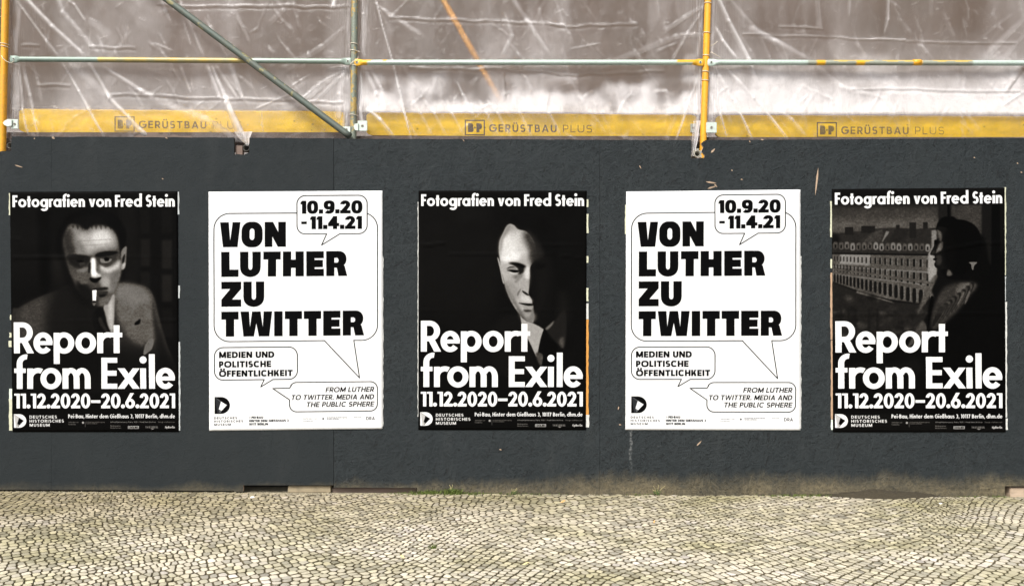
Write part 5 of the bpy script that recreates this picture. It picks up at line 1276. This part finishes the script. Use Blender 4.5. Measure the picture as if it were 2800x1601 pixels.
def rail_(x0, y0, x1, y1, colf, label, extra=()):
    a = pt(x0, y0, .372); b = pt(x1, y1, .372)
    r = tube_thing('guard_rail', a, b, M['rail'], label, 'guard rail', r=.0195, group='horizontal scaffold guard rails', rings=160, squash=.055, colf=colf)
    for p in (a + Vector((.028, 0, 0)), b - Vector((.028, 0, 0))):
        obj('bolt_hole', tube_mesh('bolt_hole', p + Vector((0, -.0085, 0)), p + Vector((0, .0, 0)), .0065, n=12, rings=1), M['dark_metal'], r)
        obj('rivet', ring_mesh('rivet', p + Vector((0, -.0062, 0)), Vector((0, 1, 0)), .0085, .0022, 16, 5), M['mint'], r)
    return r
YEL = (.74, .40, .02); MINT = (.46, .56, .50); OLV = (.20, .235, .17); GRN = (.22, .29, .25)
rr = random.Random(2); ph = [rr.uniform(0, 6.28) for _ in range(6)]
def c1(t, th):
    px = 28 + t * 934; w = .5 + .5 * math.sin(px * .11 + ph[0]) * math.sin(px * .043 + ph[1])
    if px < 270: c = GRN
    elif px < 690: q = .25 + .55 * w * (1 if math.sin(th) > -.4 else .3); c = tuple(a * (1 - q) + b * q for a, b in zip(OLV, (.52, .34, .05)))
    else: c = (.27, .34, .29)
    return (*c, 1)
def c2(t, th):
    px = 968 + t * 955; c = MINT
    if px < 1008 or (px < 1020 and math.sin(th) > 0): c = YEL
    elif px > 1888 or (px > 1850 and math.sin(th + .5) > .2): c = YEL
    elif 1050 < px < 1058 and math.sin(th) > .3: c = YEL
    return (*c, 1)
def c3(t, th):
    px = 1938 + t * 955; c = MINT if px < 2210 or px > 2660 else (.30, .32, .26)
    s_ = math.sin(th)
    if 2235 < px < 2258 or 2340 < px < 2362 or 2495 < px < 2518: c = YEL
    elif 2258 < px < 2660 and s_ > .45 + .5 * math.sin(px * .07) * math.sin(px * .023): c = (.62, .42, .08)
    return (*c, 1)
rail_(28, 162, 962, 168, c1, 'green and yellow worn guard rail, leftmost bay'); 
rail_(966, 171, 1925, 171, c2, 'pale mint guard rail with yellow painted ends, middle bay')
r3 = rail_(1934, 171, 2894, 173, c3, 'pale guard rail with yellow paint patches, right bay')
obj('collar', tube_mesh('collar', pt(2496, 171, .372), pt(2517, 171, .372), .0215, rings=2), M['yellow'], r3)
rail_(-944, 160, -6, 164, c1, 'guard rail of the bay beyond the left edge')
tube_thing('diagonal_brace', pt(194, -197, .335), pt(957, 373, .335), M['brace'], 'dark green diagonal scaffold brace crossing the left bay', 'scaffold brace', rings=60)
tube_thing('diagonal_brace', pt(1120, -160, .72), pt(1450, 420, .72), mat_paint('faded_orange_tube', (.80, .38, .06), None, rough=.5), 'orange inner brace blurred behind the sheeting of the middle bay', 'scaffold brace', r=.022, rings=20)

# toe boards with lettering
def toeboard(x0, x1, y0, y1, h0, h1, off, seed, fade, label):
    yb = .47; rgb = np.zeros((100, 1200, 3), np.float32); ink = board_print(seed, fade)[..., None]
    n = vnoise(100, 1200, 40, seed, 12)[..., None]; n2 = vnoise(100, 1200, 5, seed + 9)[..., None]
    base = np.array([1.0, .825, .02]) * (1 - .10 * n - .04 * n2)
    rs = np.random.RandomState(seed)
    for _ in range(7):                                # knots and scuffs
        cx, cy, r = rs.randint(60, 1140), rs.randint(30, 90), rs.uniform(2, 4.5); yy, xx = np.mgrid[0:100, 0:1200]
        base = base * (1 - .35 * np.exp(-(((xx - cx) / r) ** 2 + ((yy - cy) / (r * .8)) ** 2)))[..., None]
    rgb = base * (1 - ink) + np.array([.30, .25, .22]) * ink
    a = pt(x0, y0, yb); b = pt(x1, y1, yb); L = b.x - a.x; nseg = 24; vs = []; fs = []
    prof = lambda u: .5 + .5 * min(1, min(u, 1 - u) * L / .045) ** .5
    for i in range(nseg + 1):
        u = [0, .004, .009, .018][i] if i < 4 else ([1, .996, .991, .982][nseg - i] if nseg - i < 4 else (i - 3) / (nseg - 6) * .96 + .02)
        x = a.x + L * u; zt = a.z + (b.z - a.z) * u; hh = (h0 + (h1 - h0) * u); k = min(1, min(u, 1 - u) * L / .04); k = .72 + .28 * math.sqrt(k)
        for (dy, z) in ((0, zt - hh + hh * (1 - k) * .5 + .002), (0, zt - (1 - k) * hh * .5), (.028, zt - (1 - k) * hh * .5), (.028, zt - hh + hh * (1 - k) * .5 + .002)): vs.append((x, yb + dy, z))
    for i in range(nseg):
        for k in range(4): fs.append((i * 4 + k, (i + 1) * 4 + k, (i + 1) * 4 + (k + 1) % 4, i * 4 + (k + 1) % 4))
    fs += [(0, 1, 2, 3), tuple(nseg * 4 + q for q in (3, 2, 1, 0))]
    me = bpy.data.meshes.new('toe_board'); me.from_pydata(vs, [], fs)
    uv = me.uv_layers.new(name='UVMap')
    for l in me.loops:
        v = me.vertices[l.vertex_index].co; zt = a.z + (b.z - a.z) * (v.x - a.x) / L
        uv.data[l.index].uv = ((v.x - a.x + off) / 2.4, 1 - (zt - v.z) / .20)
    bm = bmesh.new(); bm.from_mesh(me); bmesh.ops.recalc_face_normals(bm, faces=bm.faces); bm.to_mesh(me); bm.free()
    t = NT('toe_board_print'); im = t.n('TexImage'); im.image = make_image('toe_board', np.clip(rgb, 0, 1)); im.extension = 'EXTEND'; u_ = t.n('UVMap'); t.l(u_, 0, im, 0)
    m = t.set(color=(im, 0), rough=.5, normal=t.bump(t.noise(t.mapping(t.pos(), scale=(1, 5, 5)), 12, 4), .2, .002))
    tag(obj('toe_board', me, m), label, 'toe board', 'yellow lettered toe boards of the scaffold')
toeboard(52, 942, 297.5, 304, .175, .175, -.019 + .69 - .709 + .019, 3, .55, 'yellow lettered toe board of the left bay, veiled by folds of sheeting')
toeboard(1002, 1906, 307, 314, .172, .170, .69 - .73, 4, .12, 'yellow toe board with the clearest lettering, middle bay')
toeboard(1958, 2895, 314.5, 318, .168, .168, .69 - .748, 6, .45, 'yellow lettered toe board of the right bay')
toeboard(-940, -30, 296, 297, .175, .175, 0, 7, .4, 'yellow toe board of the bay beyond the left edge')
for (x0, x1, zt) in ((-948, 966, 361), (968, 1926, 371), (1930, 2890, 374)):
    n = 3
    a = pt(x0 + 4, zt, .44); b = pt(x1 - 4, zt, .44)
    L = (b.x - a.x)
    d = empty('scaffold_deck', (a.x, .44, a.z - .05), 'brown scaffold deck edge under the yellow toe board of the %s' % {361: 'left bay', 371: 'middle bay', 374: 'right bay'}[zt], 'scaffold deck')
    for k in range(3): obj('deck_board', MB().box((a.x, .44 + k * .205, a.z - .045), (b.x, .44 + k * .205 + .20, a.z - .002)).mesh('deck_board'), M['deck'], d)

# toe board brackets: plate, wedge, bolt
def bracket(plate, wedge, label, y=.36):
    x0, y0, x1, y1 = plate; a = pt(x0, y1, y); b = pt(x1, y0, y)
    r = empty('toe_board_bracket', (a.x, y, a.z), label, 'bracket', 'pale metal toe board brackets')
    obj('plate', bevel(MB().box((a.x, y, a.z), (b.x, y + .008, b.z)).mesh('plate'), .0025, 2), M['mint'], r)
    c = (a + b) / 2; obj('bolt', ring_mesh('bolt', c + Vector((0, -.001, 0)), Vector((0, 1, 0)), .0075, .0035, 14, 6), M['clamp'], r)
    obj('bolt', tube_mesh('bolt', c + Vector((0, -.004, 0)), c, .004, n=10, rings=1), M['dark_metal'], r)
    if wedge:
        P_ = [pt(x, y_, y - .004) for x, y_ in wedge[0]]; P_ = [(p.x, p.z) for p in P_][::-1]
        obj('wedge', bevel(MB().prism(P_, y - .012, y - .003).mesh('wedge'), .002, 1), M[wedge[1]], r)
bracket((30, 326, 49, 352), ([(9, 336), (14, 330), (24, 326), (34, 327), (34, 345), (22, 347), (12, 342)], 'mint'), 'white-green bracket on the yellow standard at the left edge')
bracket((936, 346, 958, 362), None, 'small pale bracket behind the foot of the diagonal brace')
bracket((978, 330, 1004, 358), ([(967, 346), (971, 339), (980, 337), (980, 358), (971, 357)], 'mint'), 'pale bracket right of the worn green standard')
bracket((1888, 338, 1904, 362), ([(1910, 345), (1921, 344), (1922, 366), (1911, 365)], 'teal'), 'bracket with teal wedge left of the yellow standard above the broken slot', .45)
bracket((1931, 334, 1960, 363), None, 'pale square bracket right of the yellow standard above the broken slot')

# tubes that poke towards the hoarding through its notches
def poke(px, py, y0, mat, label, r=.0235, ear=False):
    a = pt(px, py, y0); b = Vector((a.x, .95, a.z))
    root = tube_thing('transom_tube', a, b, mat, label, 'scaffold tube', r=r, group='transom tube ends in the notches of the hoarding', rings=6, hollow=True)
    if ear:
        mb = MB()
        for ang in (.5, 1.55, 2.6, 5.6):
            c = a + Vector((math.cos(ang) * r * 1.25, .012, math.sin(ang) * r * 1.25)); s = .0085
            mb.box(c - Vector((s, .012, s)), c + Vector((s, .012, s)))
        obj('clamp', mb.mesh('clamp'), M['clamp'], root)
        obj('clamp_ring', ring_mesh('clamp_ring', a + Vector((0, .004, 0)), Vector((0, 1, 0)), r * 1.05, .0045, 20, 6), M['clamp'], root)
poke(673, 404, .03, M['dark_metal'], 'dark tube end in the square notch where the sheeting is pinched', ear=False)
poke(1907, 420, .005, M['clamp'], 'hollow clamped tube end in the broken slot of the hoarding', r=.0215, ear=True)
poke(27, 398, .05, M['dark_metal'], 'black tube end in the notch beside the left yellow standard', r=.021)
tag(obj('timber_block', bevel(MB().box(tuple(pt(644, 424, .022)), tuple(pt(668, 401, .06))).mesh('timber_block'), .002), M['deck']), 'brown wooden block in the square notch of the hoarding', 'timber')

# ------------------------------------------------------------------ SHEETING
YF = .435
def sheet_bay(x0, x1, seed, folds, creases, milkf, label, pins):
    step = 3.; yT, yB = -240., 388.
    nx = int((x1 - x0) / step); ny = int((yB - yT) / step)
    px = np.linspace(x0, x1, nx + 1)[None, :]; py = np.linspace(yT, yB, ny + 1)[:, None]
    S = lambda c, s_, cy=None: vnoise(ny + 1, nx + 1, c / step, s_, cy and cy / step) - .5
    # slack, then long crumples pulled obliquely, then small ones
    D = S(260, seed) * .030 + S(95, seed + 1, 150) * .016 + S(34, seed + 2, 70) * .007 + S(14, seed + 3, 26) * .0032
    r_ = random.Random(seed); folds = list(folds)
    for _ in range(90):                              # faint slanting pulls and short crinkles
        fx, fy = r_.uniform(x0 + 20, x1 - 20), r_.uniform(-60, 370); a = r_.choice((r_.gauss(1.15, .22), r_.gauss(1.15, .22), r_.gauss(1.55, .5), r_.gauss(2.3, .3)))
        L = r_.uniform(18, 110); bx, by = fx + math.cos(a) * L, min(384, fy + math.sin(a) * L); mx, my = (fx + bx) / 2 + r_.uniform(-6, 6), (fy + by) / 2
        if bx < x0 + 5 or bx > x1 - 5: continue
        folds.append((fx, fy, mx, my, bx, by, r_.uniform(2, 7), r_.uniform(2, 10), r_.uniform(.03, .13) * (1 if fy < 240 else .7), r_.uniform(.003, .007)))
    for _ in range(46):
        fx, fy = r_.uniform(x0 + 20, x1 - 40), r_.uniform(-40, 290); a = r_.uniform(-.5, .5); L = r_.uniform(6, 26)
        folds.append((fx, fy, fx + math.cos(a) * L, fy + math.sin(a) * L, 2, 1.5, r_.uniform(.12, .32), .004))
    milk = milkf(px, py, S)
    milk = np.clip(milk, .0, 1) * (1 - .88 * ss(297, 305, py - (px - x0) * .006 - (0 if x0 < 500 else (8 if x0 < 1500 else 15))))
    if x0 < 500: milk = milk + .09 * ss(480, 620, px + .5 * (py - 330)) * (1 - ss(690, 800, px)) * ss(290, 310, py)
    for f in folds:
        pts, w0, w1, s_, h = f[:-4], f[-4], f[-3], f[-2], f[-1]
        pts = [(f[i], f[i + 1]) for i in range(0, len(f) - 4, 2)]; nS = len(pts) - 1
        for i in range(nS):
            (ax, ay), (bx, by) = pts[i], pts[i + 1]; dx, dy = bx - ax, by - ay; L2 = dx * dx + dy * dy
            t_ = np.clip(((px - ax) * dx + (py - ay) * dy) / L2, 0, 1); d = np.hypot(px - ax - t_ * dx, py - ay - t_ * dy)
            tt = (i + t_) / nS; w = w0 + (w1 - w0) * tt
            k = np.clip(1 - d / w, 0, 1); fade = np.clip(np.minimum(tt, 1 - tt) * 9 + .3, 0, 1)
            sd = np.sign((px - ax) * dy - (py - ay) * dx); D = D + h * .55 * k * fade; milk = milk + s_ * 1.15 * np.clip(2.6 * k, 0, 1) * fade * (.62 + .38 * sd * np.clip(d / w * 2, 0, 1)) * (.75 + .5 * (S(45, seed + 21, 25) + .5))
    for (ax, ay, bx, by, s_) in creases:
        t_ = np.clip((px - ax) / (bx - ax), 0, 1); yy = ay + (by - ay) * t_ + S(40, seed + 9)[:1] * 5; ins = ((px > ax) & (px < bx))
        d = np.abs(py - yy); D = D + ins * (np.clip(1 - d / 5, 0, 1) * .005 - np.clip(1 - np.abs(py - yy - 7) / 6, 0, 1) * .003); milk = milk + ins * np.clip(1 - d / 3.2, 0, 1) * s_ * (.4 + 1.2 * (S(30, seed + 10)[:1] + .5))
    bd = np.clip(S(75, seed + 30, 420) + .55 * S(30, seed + 31, 260) + .10, 0, 1); sh = np.roll(bd, 7, 1); milk = milk + .30 * bd * (1 - .75 * ss(297, 305, py)) * (.6 + .8 * (S(120, seed + 33, 120) + .5)); D = D + bd * .010
    # gathered edges at the standards
    e = np.minimum(px - x0, x1 - px); g = np.exp(-e / 22.)
    D = D * (1 - .6 * g) + g * .02 * np.sin(px * .9 + S(60, seed + 12) * 8); milk = milk + g * (.12 + .25 * S(12, seed + 13, 60))
    # bulge over the toe board, tucked below it
    D = D + .016 * np.exp(-((py - 330) / 45.) ** 2)
    Y = YF - np.clip(D, -.03, .045)
    Y = np.minimum(Y, .462)
    X = (px - 1400) * (YF - CAM_Y) / FPX + 0 * py; Z = CAM_Z + (800.5 - py) * (YF - CAM_Y) / FPX + 0 * px
    co = np.stack([X, Y, Z], -1).reshape(-1, 3); idx = np.arange((nx + 1) * (ny + 1)).reshape(ny + 1, nx + 1)
    f = np.stack([idx[1:, :-1], idx[1:, 1:], idx[:-1, 1:], idx[:-1, :-1]], -1).reshape(-1, 4)
    me = bpy.data.meshes.new('plastic_sheeting'); nv = len(co); nf = len(f)
    me.vertices.add(nv); me.vertices.foreach_set('co', co.astype(np.float32).ravel())
    me.loops.add(nf * 4); me.loops.foreach_set('vertex_index', f.astype(np.int32).ravel())
    me.polygons.add(nf); me.polygons.foreach_set('loop_start', np.arange(nf, dtype=np.int32) * 4); me.polygons.foreach_set('loop_total', np.full(nf, 4, np.int32))
    me.update(calc_edges=True)
    at = me.color_attributes.new('milk', 'FLOAT_COLOR', 'POINT'); c = np.ones((nv, 4), np.float32); c[:, 0] = np.clip(milk, 0, 1).astype(np.float32).ravel()
    hz = (.72 if 900 < x0 < 1500 else .35) * (1 - ss(285, 300, py)) + (.10 * ss(480, 560, px) if x0 < 500 else 0) * ss(285, 300, py) + 0 * px + 0 * py; c[:, 1] = hz.astype(np.float32).ravel(); at.data.foreach_set('color', c.ravel())
    o = obj('plastic_sheeting', me, M['film'], smooth=True); tag(o, label, 'plastic sheeting', 'clear plastic sheeting hung on the scaffold bays'); return o
ss = lambda a, b, v: (lambda t: t * t * (3 - 2 * t))(np.clip((v - a) / (b - a), 0, 1))
def milk1(px, py, S): return .03 + .14 * ss(150, 300, py) + .10 * S(200, 44, 260) + .16 * ss(560, 760, px + .3 * py) * ss(150, 290, py) * (1 - .5 * ss(292, 306, py))  + .16 * S(90, 40, 160) * ss(60, 300, py)
def milk2(px, py, S): return .05 + .04 * ss(0, 200, py) + .80 * ss(195, 302, py + 110 * S(70, 50, 30) + 55 * S(22, 51, 50)) * (1 - .93 * ss(300, 314, py - (px - 1000) * .007)) + .10 * ss(300, 330, py) * S(30, 52) + .10 * S(120, 53) * (1 - ss(290, 310, py))
def milk3(px, py, S): return .03 + .14 * ss(60, 180, py) + .84 * ss(125, 300, py + 80 * S(90, 60, 50) + 40 * S(28, 61, 40)) * (1 - .96 * ss(304, 318, py)) + .10 * S(120, 63) * (1 - ss(290, 310, py)) - .16 * ss(2600, 2800, px) * 0
F1 = [(47, 5, 157, 152, 3, 5, .30, .008), (62, -10, 145, 75, 230, 152, 9, 7, .36, .012), (145, -40, 175, 40, 270, 152, 8, 12, .20, .010), (190, 5, 205, 15, 235, 60, 5, 4, .30, .010), (240, 60, 300, 110, 18, 26, .10, .006),
      (170, 172, 215, 250, 283, 372, 3, 6, .42, .011), (245, 172, 300, 270, 400, 372, 5, 8, .42, .012), (285, 185, 385, 250, 420, 270, 6, 13, .30, .012), (190, 178, 290, 270, 16, 22, .16, .008), (52, 175, 62, 300, 78, 372, 4, 5, .40, .010), (60, 178, 80, 260, 104, 370, 8, 4, .34, .010),
      (430, -20, 465, 60, 8, 5, .26, .008), (480, -20, 555, 152, 6, 5, .26, .008), (500, 60, 520, 122, 5, 3, .26, .007), (565, 60, 620, 155, 4, 4, .34, .009), (425, 120, 470, 138, 4, 4, .3, .006), (490, 182, 520, 255, 7, 4, .22, .009),
      (565, 180, 600, 270, 6, 9, .46, .012), (578, 183, 620, 280, 664, 380, 5, 13, .62, .018), (590, 183, 650, 270, 8, 5, .28, .010), (630, 185, 665, 275, 12, 6, .40, .012), (50, 20, 40, 150, 10, 8, .16, .008), (42, 180, 45, 330, 14, 12, .26, .012),
      (950, 188, 870, 235, 800, 300, 4, 10, .26, .012), (955, 190, 860, 280, 5, 8, .22, .010), (955, 185, 900, 190, 7, 5, .42, .010), (940, 190, 930, 260, 925, 330, 8, 10, .34, .012), (950, 200, 945, 370, 10, 8, .34, .012), (880, 240, 845, 270, 5, 5, .34, .009), (700, 300, 790, 260, 4, 3, .22, .007),
      (950, 70, 880, 130, 760, 200, 5, 14, .12, .008), (905, -20, 912, 18, 930, -20, 10, 6, .40, .010), (955, -40, 950, 140, 6, 6, .28, .010), (320, 320, 400, 372, 14, 10, .2, .006), (420, 280, 560, 330, 640, 380, 20, 14, .14, .008)]
C1 = [(245, 372, 128, 133, .28)] if False else [(245, 128, 372, 133, .26), (305, 257, 445, 262, .26), (445, 262, 940, 282, .16), (430, 14, 960, 19, .22), (60, 123, 110, 124, .2), (100, 232, 190, 232, .16)]
F2 = [(1020, -30, 1045, 70, 1072, 165, 1090, 240, 1124, 382, 2.5, 3.6, .62, .012), (988, -20, 992, 40, 990, 150, 5, 6, .36, .010), (1002, 20, 996, 160, 4, 4, .24, .008), (985, 190, 984, 300, 996, 378, 5, 9, .44, .012), (995, 190, 1030, 260, 1036, 290, 9, 6, .34, .012), (1012, 190, 1040, 240, 1060, 300, 6, 6, .3, .01),
      (1005, 300, 1040, 330, 1074, 374, 6, 9, .40, .012), (1250, 225, 1265, 260, 1292, 316, 3, 8, .34, .012), (1025, 10, 1050, 30, 1150, 100, 4, 12, .16, .008), (1400, 0, 1440, 60, 1500, 150, 10, 8, .22, .012), (1380, 40, 1400, 100, 1375, 150, 6, 6, .22, .009), (1450, 60, 1462, 105, 5, 4, .26, .008),
      (1375, 190, 1380, 230, 1382, 278, 3, 4, -.12, .010), (1440, 66, 1545, 68, 4, 3, .3, .008), (1560, 135, 1640, 120, 4, 4, .2, .007), (1925, 15, 1870, 50, 1812, 88, 6, 8, .24, .010), (1922, 25, 1880, 90, 1836, 168, 3, 5, .30, .010), (1918, 95, 1850, 100, 1620, 190, 8, 10, .17, .009), (1905, 93, 1860, 96, 4, 4, .22, .006),
      (1914, 190, 1880, 290, 1848, 380, 3, 4, .56, .010), (1912, 190, 1905, 300, 1900, 378, 6, 9, .42, .012), (1915, 60, 1905, 160, 5, 6, .28, .010), (1800, 140, 1850, 120, 8, 5, .14, .007), (1790, 250, 1820, 250, 1835, 310, 8, 8, .2, .010)]
for k, x in enumerate((1105, 1150, 1188, 1236, 1330, 1360, 1420, 1500)): F2.append((x - 14 - k % 3 * 8, 275, x, 312, x + 30, 372, 4, 7, .17, .008))
C2 = [(1062, 46, 1200, 56, .30), (1200, 56, 1370, 58, .30), (1370, 58, 1545, 68, .34), (1545, 72, 1745, 64, .30), (1120, 186, 1380, 190, .20), (1380, 190, 1580, 205, .26), (1580, 205, 1820, 192, .16), (1500, 66, 1545, 70, .3)]
F3 = [(1952, -25, 1990, 60, 2045, 165, 2068, 236, 7, 9, .52, .015), (1955, 78, 1975, 115, 2010, 160, 5, 6, .62, .014), (1945, 185, 1962, 300, 1984, 378, 4, 5, .36, .010), (1956, 188, 2000, 275, 2054, 380, 3, 5, .56, .012), (1985, 190, 2060, 270, 2147, 378, 5, 6, .50, .012), (1940, 185, 1938, 378, 10, 10, .30, .012),
      (2040, 80, 2120, 115, 2210, 165, 14, 10, .20, .010), (2225, 180, 2300, 240, 2420, 270, 12, 8, .16, .008), (1975, -20, 2060, 80, 2140, 130, 6, 16, .14, .008), (2325, -20, 2324, 40, 5, 4, .2, .008), (2430, -20, 2430, 50, 2420, 90, 6, 4, .26, .008), (2235, 0, 2240, 80, 8, 10, .14, .008), (2790, 60, 2700, 150, 8, 12, .22, .01), (2800, 250, 2740, 290, 6, 5, .3, .01), (2795, 180, 2750, 250, 14, 6, -.35, .012),
      (2120, 300, 2160, 330, 2200, 376, 9, 9, .16, .008), (1948, 0, 1942, 150, 6, 6, .3, .010)]
C3 = [(2030, 93, 2300, 103, .26), (2300, 103, 2480, 108, .44), (2480, 112, 2780, 117, .22), (2330, 242, 2790, 250, .14), (2130, 70, 2250, 80, .2)]
sheet_bay(30, 962, 100, F1, C1, milk1, 'clear plastic sheeting with long slanting folds over the left bay', ())
sheet_bay(974, 1922, 200, F2, C2, milk2, 'crumpled clear sheeting over the middle bay in front of the orange inner brace', ())
sheet_bay(1934, 2890, 300, F3, C3, milk3, 'clear sheeting whitening towards its foot over the right bay', ())
sheet_bay(-944, 2, 400, [(-500, -20, -300, 378, 6, 8, .4, .01)], [], milk1, 'clear sheeting of the bay beyond the left edge', ())
# pinched tail of sheeting pulled down to the tube end in the notch, and the strip hanging in the slot
def tail(path, label, cat='plastic strip'):
    vs = []; fs = []; n = len(path); m = 8; cl = []
    for i, (xl, xr, y, yy) in enumerate(path):
        for k in range(m + 1):
            u = k / m; p = pt(xl + (xr - xl) * u, y, yy); vs.append((p.x, p.y - .004 * math.sin(u * 9 + i), p.z)); cl.append(.18 + .5 * u * u + .12 * math.sin(u * 14 + i * .4))
    for i in range(n - 1):
        for k in range(m): a = i * (m + 1) + k; fs.append((a + m + 1, a + m + 2, a + 1, a))
    me = bpy.data.meshes.new('sheeting_tail'); me.from_pydata(vs, [], fs); at = me.color_attributes.new('milk', 'FLOAT_COLOR', 'POINT')
    at.data.foreach_set('color', np.array([(c, 0, c, 1) for c in cl], np.float32).ravel())
    tag(obj('sheeting_tail', me, M['film'], smooth=True), label, cat)
tail([(640, 690, 360, .41), (650, 684, 374, .33), (660, 682, 384, .18), (669, 681, 392, .06), (673, 679, 398, .02)], 'pinched tail of clear sheeting drawn down to the dark tube end in the square notch')
tail([(1896, 1916, 330, .40), (1893, 1911, 360, .36), (1891, 1908, 384, .05), (1891, 1903, 405, .012), (1891, 1897, 426, .008)], 'narrow white strip of sheeting hanging in the broken slot')
